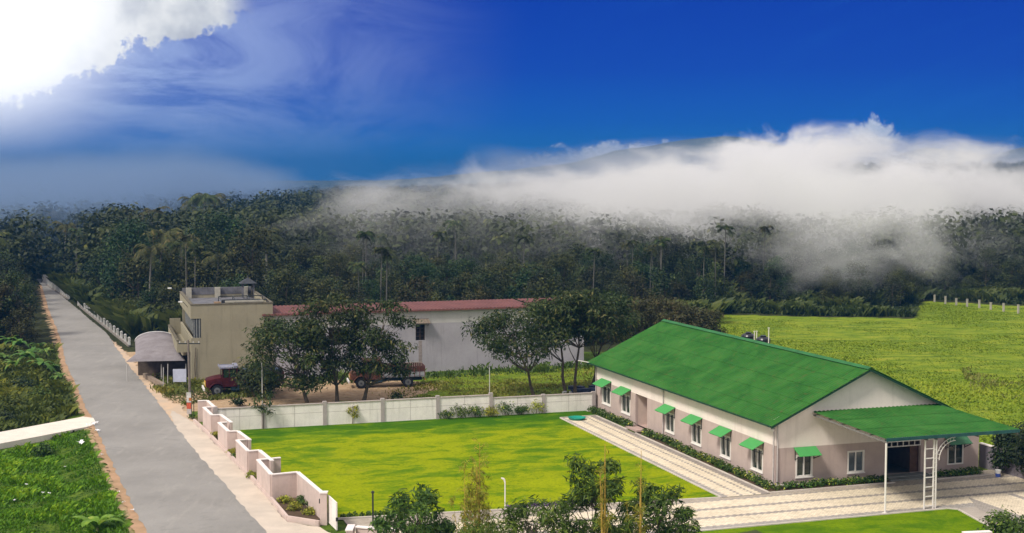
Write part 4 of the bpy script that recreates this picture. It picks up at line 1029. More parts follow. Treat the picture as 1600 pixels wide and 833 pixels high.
# lamps reaching out from the parapet
for (x, y, z) in ((-.9, 15.2, 7.6), (-.5, 4.0, 7.1)):
    o = MB().path([(.0, y, z - .3), (x * .6, y, z + .1), (x, y, z + .25)], [.03, .03, .03]).build('lamp_arm', DARKM, yb)
    MB().box(x - .38, x, y - .10, y + .10, z + .20, z + .31).build('lamp_head', mat('lamp_white', (.85, .85, .85), .4, .05), o)
MB().path([(.35, -.12, 0), (.30, -.10, 1.6), (.42, -.08, 3.3)], [.05, .04, .03]).build('climbing_stem', BARK, yb)

wo_ = np.array(at(655, 582)[:2]) - np.array([math.cos(R(18.2)), math.sin(R(18.2))]) * 15.3 + np.array([-math.sin(R(18.2)), math.cos(R(18.2))]) * .6
wh = thing('warehouse', 'long grey-white warehouse with low red sheet roof behind the trees', 'warehouse', (*wo_, 0), R(18.2))
WL, WHT = 33.2, 6.25
hol = [(15.1, 16.05, 3.15, 4.75), (6.3, 8.2, 3.0, 4.75), (5.5, 6.6, .4, 1.6)]
mb = MB(); wall_cells(mb, GW, 0, WL, -.2, WHT, hol, .22, 4.85); mb.box(WL - .22, WL, .22, 6, -.2, WHT); mb.box(0, .22, .22, 6, -.2, WHT); mb.box(.22, WL - .22, 5.8, 6, -.2, WHT)
mb.build('wall', [GREYW, GREYTOP], wh)
for k, (a, b, c, d) in enumerate(hol):
    o = MB().box(a, b, .14, .18, c, d).build('window', CURT, wh)
    f = MB(); f.box(a, a + .07, .03, .13, c, d); f.box(b - .07, b, .03, .13, c, d); f.box((a + b) / 2 - .03, (a + b) / 2 + .03, .05, .12, c, d)
    for j in range(1, 4): f.box(a + .07, b - .07, .06, .11, c + (d - c) * j / 4, c + (d - c) * j / 4 + .04)
    f.build('frame', mat('brown_frame', (.08, .05, .04), .7, .3), o)
mb = MB(); P = [(14.75, -.02, 5.35), (16.45, -.02, 5.35), (16.45, -.75, 4.95), (14.75, -.75, 4.95)]; mb.quad(P); mb.quad([(x, y, z - .05) for x, y, z in P][::-1])
for x in (14.85, 16.35): mb.tube((x, -.02, 4.6), (x, -.7, 4.95), .025, n=5)
mb.build('awning', mat('brown_awning', (.26, .21, .16), .9, .5, 6), wh)
def wr(s, t, h): return (s, -.35 + t, WHT + .04 + .03 * t + h)
corrugated('roof', wr, -.2, 27.5, 0, 6.6, REDROOF, wh, pitch=.4, rows=2, per=4)
corrugated('roof', wr, 27.7, WL + .2, 0, 6.6, REDROOF, wh, pitch=.4, rows=3, per=4)
MB().box(-.2, WL + .2, -.42, -.36, WHT - .12, WHT + .02).build('gutter', mat('red_edge', (.22, .09, .08), .8, .3), wh)
MB().box(15.4, 15.75, -.012, -.003, 0, 3.1).build('rust_stain', mat('stain', (.34, .29, .28), 1, .3, 3), wh)

# ------------------------------------------------------------------ trucks
def wheel(parent, x, y, r=.50, w=.28, dual=False):
    o = MB().tube((x, y, r), (x, y + w, r), r, n=24).build('wheel', mat('tyre', (.018, .018, .020), .9, .3, 6), parent)
    s = y - .012 if y < 0 else y + w + .002
    MB().tube((x, s, r), (x, s + .01, r), r * .55, n=20).build('rim', mat('rim_grey', (.16, .17, .18), .6, .3), o)
    MB().tube((x, s - .03 if y < 0 else s, r), (x, s + .04, r), r * .18, n=10).build('hub', mat('hub_dark', (.06, .06, .07), .6, .3), o); return o
def truck(name, label, loc, rz, colr, bedc, band, nose, tarp=False, roofc=None):
    """front faces local -x; length about 6.8 m"""
    t = thing(name, label, 'truck', loc, rz, None)
    CH = mat('chassis_' + name, (.02, .05, .08), .7, .3)
    MB().box(.4, 6.7, -.42, -.30, .55, .80).box(.4, 6.7, .30, .42, .55, .80).box(2.2, 2.9, -1.0, -.45, .45, .85).build('chassis', CH, t)
    wheel(t, .95, -1.12); wheel(t, .95, .84); wheel(t, 5.3, -1.14, w=.5); wheel(t, 5.3, .64, w=.5)
    # bonnet with rounded nose
    b = MB(); sec = [(0.0, .62, .80, 1.32), (.12, .74, .74, 1.48), (.7, .84, .72, 1.62), (1.35, .92, .72, 1.72)]
    for (x0, w0, a0, z0), (x1, w1, a1, z1) in zip(sec[:-1], sec[1:]):
        b.quad([(x0, -w0, z0 - .12), (x1, -w1, z1 - .12), (x1, -w1 * .8, z1), (x0, -w0 * .8, z0)]); b.quad([(x0, -w0 * .8, z0), (x1, -w1 * .8, z1), (x1, w1 * .8, z1), (x0, w0 * .8, z0)])
        b.quad([(x0, w0 * .8, z0), (x1, w1 * .8, z1), (x1, w1, z1 - .12), (x0, w0, z0 - .12)])
        b.quad([(x0, -w0, a0), (x1, -w1, a1), (x1, -w1, z1 - .12), (x0, -w0, z0 - .12)]); b.quad([(x0, w0, z0 - .12), (x1, w1, z1 - .12), (x1, w1, a1), (x0, w0, a0)])
    b.quad([(0, -.62, .8), (0, -.62, 1.2), (0, -.5, 1.32), (0, .5, 1.32), (0, .62, 1.2), (0, .62, .8)])
    b.build('bonnet', colr, t)
    # wheel arches
    for s in (-1, 1):
        fa = MB()
        pts = [(.95 - .66 * math.cos(math.pi * k / 8), .50 + .64 * math.sin(math.pi * k / 8)) for k in range(9)]
        for (x0, z0), (x1, z1) in zip(pts[:-1], pts[1:]): fa.quad([(x0, s * .72, z0), (x1, s * .72, z1), (x1, s * 1.16, z1), (x0, s * 1.16, z0)])
        fo = fa.build('mudguard', colr, t); fo.modifiers.new('t', 'SOLIDIFY').thickness = .04
    MB().box(-.06, -.002, -.56, .56, .82, 1.26).build('grille', nose, t)
    for s in (-1, 1): MB().tube((-.10, s * .42, 1.02), (-.061, s * .42, 1.02), .12, n=14).build('headlight', mat('headlamp', (.7, .62, .35), .3, .1), t)
    MB().box(-.24, -.11, -1.1, 1.1, .52, .72).build('bumper', mat('bumper_white', (.75, .74, .75), .5, .15), t)
    # cab
    c = MB(); c.box(1.36, 2.75, -1.05, 1.05, .80, 1.62)
    for y in (-1.05, .97): 
        for x in (1.42, 2.0, 2.67): c.box(x, x + .08, y, y + .08, 1.62, 2.38)
    c.box(2.67, 2.75, -.97, .97, 1.62, 2.38); c.box(1.36, 2.80, -1.06, 1.06, 2.38, 2.44)
    c.build('cab', colr, t)
    MB().box(1.45, 1.49, -.96, .96, 1.63, 2.37).build('windscreen', GLASS, t)
    for y in (-1.03, 1.01): MB().box(1.55, 2.62, y, y + .02, 1.63, 2.37).build('side_window', GLASS, t)
    r = MB(); r.box(1.20, 2.85, -1.08, 1.08, 2.442, 2.50); r.box(1.20, 1.26, -1.08, 1.08, 2.502, 2.62); r.box(2.45, 2.85, -1.0, 1.0, 2.502, 2.66)
    for y in (-1.08, 1.02): r.box(1.28, 2.40, y, y + .05, 2.502, 2.56)
    r.build('cab_roof', roofc or colr, t)
    # cargo bed
    d = MB(); d.box(2.95, 6.9, -1.15, 1.15, .98, 1.08); d.box(2.95, 6.9, -1.18, -1.12, 1.082, 1.45); d.box(2.95, 6.9, 1.12, 1.18, 1.082, 1.45); d.build('bed_base', band, t)
    e = MB(); e.box(2.95, 6.9, -1.17, -1.13, 1.452, 1.98); e.box(2.95, 6.9, 1.13, 1.17, 1.452, 1.98); e.box(6.84, 6.9, -1.12, 1.12, 1.082, 1.98); e.box(2.95, 3.01, -1.12, 1.12, 1.082, 2.3); e.build('bed_side', bedc, t)
    ri = MB()
    for k in range(9): x = 3.0 + k * .48; ri.box(x, x + .06, -1.20, -1.181, 1.0, 1.97); ri.box(x, x + .06, 1.181, 1.20, 1.0, 1.97)
    ri.build('bed_rib', mat('rib_' + name, (.16, .06, .05), .8, .3), t)
    if tarp: MB().box(3.02, 6.83, -1.12, 1.12, 1.9, 2.12).build('tarpaulin', mat('blue_tarp', (.05, .08, .14), .9, .4, 1.5), t)
    else:
        s = MB()
        for k in range(12): x = 4.3 + k * .2; s.box(x, x + .04, -1.16, -1.14, 1.98, 2.30)
        s.box(4.3, 6.6, -1.165, -1.135, 2.30, 2.35); s.build('stake_rail', mat('stake', (.40, .34, .30), .8, .3), t)
    MB().box(6.902, 6.95, -1.0, 1.0, .60, .72).build('rear_bar', mat('rear_bar', (.6, .25, .08), .6, .2), t)
    return t
RED = mat('truck_red', (.075, .012, .014), .7, .5, 2.5, spec=.15)  # base red darkened for the shade the lorry stands in
truck('truck', 'red lorry with yellow grille parked beside the cream building', at(321, 617, -.06), R(17), RED, mat('bed_maroon', (.07, .02, .02), .8, .3), mat('bed_maroon2', (.09, .02, .02), .8, .3), mat('grille_yellow', (.60, .36, .04), .5, .2), True, mat('cab_roof_striped', (.34, .33, .32), .6, .5, 5, base2=(.14, .16, .30)))
truck('truck', 'rust-brown open lorry with white lower side and bumper, behind two trees', at(547, 605, -.06), R(11), mat('cab_orange', (.11, .042, .025), .6, .4, 3), mat('rust_brown', (.09, .038, .030), .85, .3, 1.2), mat('bed_white', (.36, .38, .42), .8, .4, 2.5), mat('grille_orange', (.35, .12, .04), .6, .5, 8))

# ------------------------------------------------------------------ tarpaulin shed, board, utility pole, poles
sh = np.array(at(245, 594)[:2])
ts = thing('tarpaulin_shed', 'open roadside shed under an arched grey-lilac tarpaulin', 'shed', (*sh, 0), R(8))
n = 28
TARP = mat('lilac_tarp', (.25, .23, .245), .9, .25, .8, base2=(.19, .17, .18), streak=.3)
def tp(k, y):   # shallow barrel vault rising to the back
    a = math.pi * k / n; return (.2 - .14 * y - 2.15 * math.cos(a), y, 2.33 + .055 * y + (.12 + .10 * y) * math.sin(a))
ring = [[(-2.7 + 5.5 * k / n, -.9, 1.96) for k in range(n + 1)]] + [[tp(k, y) for k in range(n + 1)] for y in (1.2, 3, 5, 7, 8.5)]
me = bpy.data.meshes.new('roof'); me.from_pydata([p for r_ in ring for p in r_], [], [(j * (n + 1) + k, j * (n + 1) + k + 1, (j + 1) * (n + 1) + k + 1, (j + 1) * (n + 1) + k) for j in range(5) for k in range(n)])
me.materials.append(TARP); me.polygons.foreach_set('use_smooth', [True] * len(me.polygons)); me.update()
o = bpy.data.objects.new('roof', me); C.objects.link(o); o.parent = ts; o.modifiers.new('t', 'SOLIDIFY').thickness = .02
rim = MB(); rim.path([tp(k, 8.5) for k in range(n + 1)], [.05] * (n + 1), 5); rim.build('roof_rim', mat('rim_white', (.6, .6, .6), .6, .1), ts)
for x, y, h in ((-2.7, -.5, 1.6), (.5, -.5, 1.6), (2.8, -.5, 1.6), (-1.5, 8.4, 2.5), (2.7, 8.4, 2.5)): MB().tube((x, y, -.1), (x, y, h), .045, n=6).build('post', GREYTOP, ts)
MB().box(-2.2, 2.6, 3.4, 3.5, -.1, 1.9).build('back_sheet', mat('dark_sheet', (.11, .085, .065), .9, .5, 1.5), ts)
lw = thing('kerb_wall', 'low weathered stone ledge in front of the tarpaulin shed', 'wall'); MB().wall(at(226, 590)[:2], at(256, 607)[:2], -.1, .45, .35).build('ledge', mat('old_stone', (.28, .22, .17), 1, .3, 3), lw)
for i, (px, py, h) in enumerate([(255, 608, 2.0), (262, 600, 1.9)]):
    o = thing('stake', ['bare leaning stake left of the white sheet', 'thin stake under the tarpaulin front edge'][i], 'stake', at(px, py)); MB().tube((0, 0, -.1), (.05, 0, h), .035, n=6).build('shaft', GREYTOP, o)
wb = thing('white_sheet', 'white sheet hung on a low frame beside the utility pole', 'sheet', at(281, 606), R(6))
q = MB(); q.box(-.60, .60, -.015, .015, .55, 1.75); q.build('cloth', mat('sheet_white', (.55, .58, .72), .8, .15, 1.5), wb)
for x in (-.63, .63): MB().tube((x, 0, -.1), (x, 0, 1.8), .02).build('leg', DARKM, wb)
up = thing('utility_pole', 'concrete utility pole with crossarm and red-white posters near the road', 'pole', at(298, 652))
pole_top = 19 - (530 - 285) / (652 - 285) * 19
MB().tube((0, 0, -.2), (-.12, 0, pole_top), .13, .08, 8).build('shaft', mat('pole_concrete', (.20, .17, .15), .95, .3, 2), up)
MB().box(-.9, .85, -.05, .05, pole_top - .35, pole_top - .27).build('crossarm', DARKM, up)
for x in (-.8, -.35, .3, .75): MB().lathe([(.03, 0), (.05, .05), (.03, .1), (.045, .15)], 8, (x, 0, pole_top - .27)).build('insulator', GREYTOP, up)
for x0, z0, z1, c in ((-.16, 1.95, 2.05, (.6, .6, .58)), (-.15, 1.25, 1.93, (.66, .64, .62)), (-.15, .72, 1.22, (.62, .12, .06)), (-.14, .30, .70, (.55, .50, .48))):
    MB().box(x0 - .12, x0 + .24, -.19, -.15, z0, z1).build('poster', mat('poster_%d' % int(z0 * 100), c, .8, .35, 5), up)
MB().box(-.08, .12, -.215, -.20, 1.38, 1.62).build('poster_patch', mat('patch_orange', (.55, .20, .05), .8, .3), up)
MB().path([(.25, 0, -.1), (.28, 0, 1.9), (.1, 0, 2.2)], [.03, .03, .03]).build('conduit', DARKM, up)
shrub('shrub', 'small dark weed clump at the foot of the utility pole', 'shrub', at(300, 655), .45, 160, LF_NEAR, .8, .14, .09, seed=90)
for i, (px, py, yt, lb) in enumerate([(410, 636, 567, 'thin pale pole behind the drooping sapling'), (765, 629, 574, 'thin white pole standing behind the white wall pillar')]):
    g = at(px, py); o = thing('thin_pole', lb, 'pole', g); MB().tube((0, 0, -.1), (0, 0, atY(px, yt, g[1])[2]), .04, n=6).build('shaft', GREYTOP, o)
# guard posts along the road edge
def gpost():
    o = thing('guard_post', 'white concrete guard post in the row along the upper road', 'guard post', (0, 0, 0), 0, 'guard posts along the upper road')
    m = MB(); m.box(-.20, .20, -.12, .12, -.1, .70); m.build('shaft', mat('guard_white', (.60, .60, .58), .9, .2, 3), o)
    m = MB(); P = [(-.24, -.15, .702), (.24, -.15, .702), (.24, .15, .702), (-.24, .15, .702)]; m.prism([p[:2] for p in P], .702, .76); m.box(-.12, .12, -.1, .1, .76, .86); m.build('cap', mat('guard_white', (.60, .60, .58)), o); return o
g0_ = gpost(); first = True
for (a, b, n) in (((73, 446), (108, 468), 13), ((125, 479), (202, 541), 17)):
    A_, B_ = np.array(at(*a)[:2]), np.array(at(*b)[:2]); ang = math.atan2(*(B_ - A_)[::-1])
    kb = MB(); kb.wall(A_, B_, -.1, .22, .3); 
    tag(kb.build('guard_kerb', mat('kerb_old', (.30, .27, .25), .95, .3)), 'weathered kerb under the %s row of guard posts' % ('far' if n == 13 else 'near'), 'kerb')
    for k in range(n):
        p = A_ + (B_ - A_) * k / (n - 1)
        if first: g0_.location = (*p, .22); g0_.rotation_euler = (0, 0, ang); first = False
        else: dup(g0_, (*p, .22), ang)
o = thing('marker_post', 'taller T-topped white post between the two guard-post rows', 'post', at(123, 477)); MB().box(-.15, .15, -.15, .15, -.1, 1.7).build('shaft', GREYTOP, o); MB().box(-.45, .45, -.18, .18, 1.702, 1.85).build('cap', GREYTOP, o)
o = thing('white_cabinet', 'small white box at the far top of the road', 'cabinet', at(72, 441)); MB().box(-.6, .6, -.4, .4, -.1, 1.3).build('body', GREYTOP, o); MB().box(-.68, .68, -.48, .48, 1.302, 1.4).build('lid', GREYTOP, o)
# field fence posts
fp = [(1443, 470), (1460, 472), (1477, 475), (1494, 477), (1511, 479), (1530, 481), (1548, 484), (1568, 486), (1591, 489), (1615, 492)]
f0 = None
for i, (px, py) in enumerate(fp):
    g = at(px, py)
    if f0 is None:
        f0 = thing('fence_post', 'pale concrete fence post at the far edge of the field', 'fence post', g, 0, 'fence posts at the far edge of the field')
        MB().box(-.12, .12, -.12, .12, -.5, 1.05).build('shaft', mat('fence_pale', (.42, .39, .33), .9, .2), f0); MB().box(-.15, .15, -.15, .15, 1.052, 1.11).build('cap', mat('fence_pale', (.42, .39, .33)), f0)
    else: dup(f0, g, .05 * i, (1, 1, 1 + .05 * (i % 3)))

# rubbish by the far wall, litter on the verge
rb = thing('rubbish_heap', 'heap of blue sheeting and white debris behind the wall under the trees', 'rubbish', at(914, 612))
m = MB(); r2 = random.Random(4)
for k in range(9):
    x, y, z = r2.uniform(-1.3, 1.3), r2.uniform(-.8, .8), r2.uniform(.0, .35); a = r2.uniform(0, 3)
    m.prism([(x + .5 * math.cos(a + t), y + .35 * math.sin(a + t)) for t in (0, 1.3, 2.6, 3.9, 5.2)], z - .1, z + .22)
m.build('sheeting', mat('navy_sheet', (.03, .04, .09), .6, .4, 2), rb)
m = MB()
for k in range(14):
    x, y = r2.uniform(-2.0, 2.2), r2.uniform(-1.4, .3); a = r2.uniform(0, 3)
    m.prism([(x + .22 * math.cos(a + t), y + .16 * math.sin(a + t)) for t in (0, 1.5, 3, 4.6)], -.06, .03 + .12 * r2.random())
m.build('debris', mat('debris_white', (.62, .62, .64), .8, .3, 4), rb)
def litter(px, py, s, lb, seed, z):
    r2 = random.Random(seed); m = MB(); 
    for k in range(4):
        x, y = r2.uniform(-s, s), r2.uniform(-s, s); a = r2.uniform(0, 3); P = [(x + s * .6 * math.cos(a + t), y + s * .5 * math.sin(a + t), r2.uniform(.05, .05 + s * .8)) for t in (0, 1.4, 2.9, 4.4)]
        m.quad(P[:3]); m.quad([P[0], P[2], P[3]])
    g = at(px, py, z); o = m.build('litter', mat('litter_white', (.80, .80, .82), .7, .1, 4), None, (g[0], g[1], float(ground_z(g[0], g[1])) + .12)); o.modifiers.new('t', 'SOLIDIFY').thickness = .01
    tag(o, lb, 'litter', 'litter on the left verge')
litter(127, 706, .30, 'crumpled white bag lying alone on the grass bank', 1, -.6); litter(141, 677, .22, 'white scrap left of the litter cluster near the path corner', 2, -.5)
litter(149, 672, .25, 'white scrap at the top of the cluster by the path corner', 3, -.4); litter(152, 680, .2, 'white scrap nearest the road in the cluster by the path', 4, -.2)
for i, (px, py) in enumerate([(160, 726), (102, 735), (41, 761), (36, 770), (67, 771), (77, 771), (185, 787), (72, 784), (207, 816), (194, 803), (21, 783), (6, 740), (158, 761)]):
    litter(px, py, .09, 'tiny white scrap scattered in the grass of the near bank', 10 + i, -.6)

# ================================================================== VEGETATION
def gz(p): return (p[0], p[1], float(ground_z(p[0], p[1])))
# ground cover on the near left bank and scrub behind it
def tufts(name, poly, n, h, w, m, seed, patch=3.0, label_kind='stuff', zf=None, jit=.6, thr=.0, edge=0.0):
    rg = np.random.default_rng(seed); P = np.array(poly)[:, :2]; lo, hi = P.min(0), P.max(0); out = []
    while sum(len(o) for o in out) < n:
        q = rg.uniform(lo, hi, (n, 2)); q = q[inside(q[:, 0], q[:, 1], poly)]
        if thr > 0: q = q[vnoise(q[:, 0], q[:, 1], seed, patch, 3) > thr - .25 * rg.random(len(q))]
        out.append(q)
    q = np.concatenate(out)[:n]; q = q + rg.normal(size=q.shape) * edge; z = ground_z(q[:, 0], q[:, 1]); pn = vnoise(q[:, 0], q[:, 1], seed + 5, patch, 4)
    hh = h * rg.uniform(.5, 1.3, n) * (.35 + 1.5 * sstep(pn, .3, .7)); a = rg.uniform(0, 2 * math.pi, n)
    d = np.stack([np.cos(a), np.sin(a), np.zeros(n)], -1); s = np.stack([-np.sin(a), np.cos(a), np.zeros(n)], -1)
    b = np.stack([q[:, 0], q[:, 1], z - .03], -1); ww = (w * rg.uniform(.6, 1.3, n))[:, None]; hh = hh[:, None]
    lean = rg.uniform(.1, jit + .2, n)[:, None]
    v = np.stack([b - s * ww * .5, b + s * ww * .5, b + s * ww * .35 + d * hh * lean * .6 + [0, 0, 1] * hh * .75, b + d * hh * lean * 1.3 + [0, 0, 1] * hh * .9 - s * ww * .2], 1).reshape(-1, 3)
    o = np_obj(name, v, 4, np.clip(pn * 1.7 - .35 + rg.normal(size=n) * .13, 0, 1), m); return tag(o, kind='stuff')
def ledge(y0, y1, off=.5, n=14):   # points along the road's left edge
    return [(float(rl_x(y)) - off, y) for y in np.linspace(y0, y1, n)]
def safe(p, d=.7): return p
ylow = at(140, 668)[1]; yup = at(128, 648)[1]
bank = [(float(rl_x(y)) - .9, y) for y in np.linspace(56, ylow - .6, 14)] + [at(0, 698)[:2], at(-250, 745)[:2], (-75, 56)]
tufts('bank_grass', bank, 110000, .26, .085, LF_GRASS, 2, 1.8)
scr = [(float(rl_x(y)) - .9, y) for y in np.linspace(yup + .5, 150, 12)] + [(-90, 150), at(-250, 700)[:2], at(0, 672)[:2]]
tufts('scrub_growth', scr, 70000, .55, .17, LF_SCRUB, 3, 3.2)
# yard weeds and field grass
yard = [at(*p)[:2] for p in [(660, 596), (926, 576), (926, 616), (720, 622), (640, 622)]]
yard2 = [at(*p)[:2] for p in [(236, 588), (300, 598), (430, 600), (410, 618), (320, 626), (290, 632), (262, 622), (236, 602)]]
tufts('yard_weeds', yard2, 5000, .30, .13, leafmat('yard_grass', (.05, .07, .012), (.12, .15, .02), (.24, .22, .03), .3, .1), 15, 4.0, edge=.25)
tufts('yard_weeds', yard, 8000, .17, .11, leafmat('yard_ochre_grass', (.09, .11, .015), (.18, .19, .025), (.30, .26, .05), .3, .1), 5, 4.0, thr=.45, edge=1.6)
wallfoot = [at(*p)[:2] for p in [(300, 604), (300, 597), (430, 594), (650, 584), (926, 570), (926, 577), (650, 592), (430, 606)]]
tufts('wall_foot_weeds', wallfoot, 3000, .42, .14, leafmat('weed_green', (.03, .06, .01), (.08, .13, .02), (.15, .20, .03), .3, .1), 6, 3.0, edge=.5)
fieldp = [at(*p)[:2] for p in [(1100, 492), (1430, 499), (1442, 474), (1600, 482), (1700, 482)]] + [(110, 100), (60, 60), (41, 62), (34, 84), (27, 104), (24, 125)]
tufts('field_grass', fieldp, 200000, .11, .17, LF_FIELD, 8, 12.0, jit=.9)
rough = [at(*p)[:2] for p in [(1500, 575), (1600, 580), (1640, 600), (1600, 628), (1520, 615)]]
tufts('dry_tussocks', rough, 900, .2, .16, leafmat('dry_grass', (.09, .12, .02), (.17, .19, .03), (.25, .24, .05), .3, .1), 9, 4.0, thr=.55)

# bananas and bushes on the left bank
b0 = banana('banana_plant', 'broad-leaved banana plant in the clump by the left roadside', 1.5, 1, LF_BAN, 9, at(66, 592, -.6), 'banana plants left of the road')
b1 = banana('banana_plant', 'broad-leaved banana plant in the clump by the left roadside', 2.1, 2, LF_BAN, 10, at(42, 588, -.6), 'banana plants left of the road')
for i, (px, py, s) in enumerate([(20, 590, .9), (82, 588, .85), (95, 606, .7), (50, 566, 1.0), (30, 562, 1.1), (8, 575, 1.0), (72, 568, .8), (88, 600, .6), (106, 622, .55), (-20, 570, 1.1), (14, 556, 1.1), (60, 556, 1.0)]):
    dup(b0 if i % 2 else b1, at(px, py, -.7), i * 1.3, s * .78)
banana('banana_plant', 'big bright young banana plant at the very bottom of the left bank', .7, 5, leafmat('banana_bright', (.10, .22, .02), (.20, .38, .04), (.34, .46, .07), .35, .1), 9, at(152, 842, -.7), None, .95)
banana('banana_plant', 'small banana shoot just right of the big bright one on the near bank', .5, 8, LF_BAN, 6, at(180, 826, -.6), None, .6)
for i, (px, py, r, m, lb) in enumerate([(68, 708, .95, LF_NEAR, 'dark round bush below the concrete path'), (112, 684, .8, LF_DARK, 'dark low bush in the hollow under the path edge'), (88, 690, .7, LF_DARK, 'dark low bush between the hollow and the round bush'), (20, 640, 1.5, LF_SCRUB, 'wide scrub bush at the left frame edge above the path'),
        (62, 628, 1.5, LF_NEAR, 'rounded green bush above the middle of the path'), (100, 640, 1.3, LF_SCRUB, 'yellowish bush near the road above the path'), (36, 610, 1.6, LF_DARK, 'dark tall bush under the banana clump'), (108, 628, 1.0, LF_YEL, 'bright yellow-green bush on the road edge above the path'),
        (80, 608, 1.2, LF_SCRUB, 'scrub bush right of the dark tall bush'), (10, 660, 1.1, LF_DARK, 'low dark bush at the path edge by the left frame'), (116, 606, .9, LF_NEAR, 'small bush on the shoulder beside the banana clump')]):
    g = at(px, py, -.6); shrub('bush', lb, 'bush', (g[0], g[1], -.75), r, 650, m, .75, .24, .14, 'bushes on the left bank', seed=120 + i)

# mid-ground yard trees: spreading, airy, drooping leaves
def layered(f): return .55 + .6 * math.sin(math.pi * min(1, .15 + .8 * f))
def yardtree(label, px, py, pxc, ytop, halfw, seed, nc=34, nl=75, base=.30, flat=.5, m=None):
    g = at(px, py); h = atY(pxc, ytop, g[1])[2]; cr = halfw / F * g[1]; ln = (pxc - px) / F * g[1]
    return broadleaf('yard_tree', label, 'tree', h, cr, seed, m or LF_MID, int(nc * 1.25), int(nl * 1.25), .40, .14, base, cr * .33, flat, 'trees in the yard beyond the white wall', BARK, .15, (g[0], g[1], -.05), layered, (ln, 0))
yardtree('leftmost yard tree, its crown hanging before the cream building', 481, 628, 446, 487, 80, 31, 56, 80, .08)
yardtree('second yard tree from the left, tall crown before the warehouse', 527, 627, 514, 455, 66, 32, 50, 80, .22)
yardtree('third yard tree, half in front of the rust-brown lorry', 568, 625, 598, 461, 62, 33, 50, 75, .14)
yardtree('yard tree right of the warehouse window, crown leaning left', 836, 622, 800, 478, 84, 34, 46, 80, .36)
yardtree('slim yard tree between the leaning one and the house', 884, 612, 868, 452, 62, 35, 40, 75, .42)
yardtree('slim double-trunked tree near the rubbish heap', 899, 616, 905, 446, 60, 36, 40, 75, .40)
yardtree('yard tree closest to the far corner of the house', 924, 607, 948, 450, 66, 37, 42, 75, .40)
for i, (px, py, pxc, yt, hw, lb) in enumerate([(985, 560, 985, 462, 50, 'tree behind the far end of the green roof'), (1040, 556, 1040, 464, 52, 'second tree behind the ridge of the green roof'), (1095, 552, 1092, 476, 48, 'low reddish-green tree at the field edge behind the roof'), (1010, 540, 1010, 455, 50, 'taller tree showing above the two behind the roof')]):
    yardtree(lb, px, py, pxc, yt, hw, 50 + i, 30, 90, .2, .6, leafmat('russet_leaf', (.03, .03, .01), (.07, .075, .02), (.15, .12, .04), .25, .3))
# bush in front of the left tree and red lorry
shrub('bush', 'dark leafy bush hiding the rear of the red lorry', 'bush', at(404, 621), 2.9, 2400, LF_MID, 1.0, .34, .14, None, 12, 200)
shrub('bush', 'low dark bush at the corner of the sandy yard', 'bush', at(372, 634), .8, 260, LF_DARK, .8, .26, .13, seed=201)

# near trees at the bottom edge, planted in the bed south of the drive
def nearG(px, Y): return atY(px, 600, Y)[0]
def willowy(name, label, px, Y, ytop, halfw, seed, m, nc=26, nl=120, base=.25, L=.42, W=.085, flat=.8, lean=0):
    h = atY(px, ytop, Y)[2]; cr = halfw / F * Y
    return broadleaf(name, label, 'tree', h, cr * 1.12, seed, m, int(nc * 1.5), int(nl * .62), L * .95, W, base * .7, cr * .30, flat, None, BARK, .09, (nearG(px, Y), Y, -.1), layered, (lean, 0))
willowy('dark_leafy_tree', 'small dark leafy tree at the bottom left of the lawn edge', 652, 63.5, 757, 62, 71, LF_NEAR, 30, 110, .30)
willowy('feathery_tree', 'tall dark feathery tree at bottom centre behind the yellow bamboo stem', 930, 62, 706, 54, 72, LF_NEAR, 34, 130, .35, .40, .07)
willowy('feathery_tree', 'lower dark feathery tree left of the tall one', 838, 60.5, 768, 66, 73, LF_NEAR, 34, 120, .30, .40, .07)
willowy('feathery_tree', 'dark feathery tree at bottom right of the bamboo stems', 1030, 62.5, 748, 56, 74, LF_NEAR, 32, 120, .30, .40, .07)
willowy('feathery_tree', 'low feathery bush filling the gap before the right feathery tree', 968, 60, 792, 44, 75, LF_NEAR, 22, 110, .25, .36, .07)
willowy('feathery_tree', 'low yellow-green feathery bush under the yellow bamboo', 765, 60, 800, 70, 76, leafmat('light_near', (.05, .09, .012), (.15, .21, .025), (.30, .32, .05), .35, .2), 26, 110, .2, .34, .06)
def bamboo(label, px, Y, ytop, seed, nculm=5, nl=420, spread=.7, h0=.35, r=.05, leafy=.5):
    rg = np.random.default_rng(seed); h = atY(px, ytop, Y)[2]; t = thing('yellow_bamboo', label, 'bamboo', (nearG(px, Y), Y, -.1)); V = []
    for k in range(nculm):
        a = 2.4 * k; f = 1 if k == 0 else rg.uniform(.55, .92); hh = h * f; bx, by = .12 * math.cos(a), .12 * math.sin(a); lx, ly = spread * rg.normal() * .6 * (k > 0), spread * rg.normal() * .5
        pts = [(bx + lx * (z / 8) ** 2, by + ly * (z / 8) ** 2, hh * z / 8) for z in range(9)]
        MB().path(pts, [r * (1.1 - z / 9) * (1 if k == 0 else .7) for z in range(9)], 6).build('culm', mat('culm_yellow', (.52, .34, .07), .5, .25, 4), t)
        tips = []
        for j in range(int(nl / nculm / 7)):
            z = hh * rg.uniform(h0, 1.0); q = z / hh * 8; i = int(min(7, q)); c = np.array(pts[i]) * (1 - (q - i)) + np.array(pts[i + 1]) * (q - i)
            d = unit(rg.normal(size=(1, 3)) * [1, 1, .4])[0]; e = c + d * leafy * (1.25 - z / hh) + [0, 0, .15]
            V.append(clump(e, .18, 7, .30, .04, 1.0, .7, rg)); tips.append((c, e))
        tw = MB(); [tw.tube(c, e, .008, .004, 4, False) for c, e in tips]; tw.build('twig', mat('culm_yellow', (.5, .34, .07)), t)
    V = np.concatenate(V); np_obj('leaves', V, 4, ctint(V, base=.55, rg=rg), LF_BAMB, t); return t
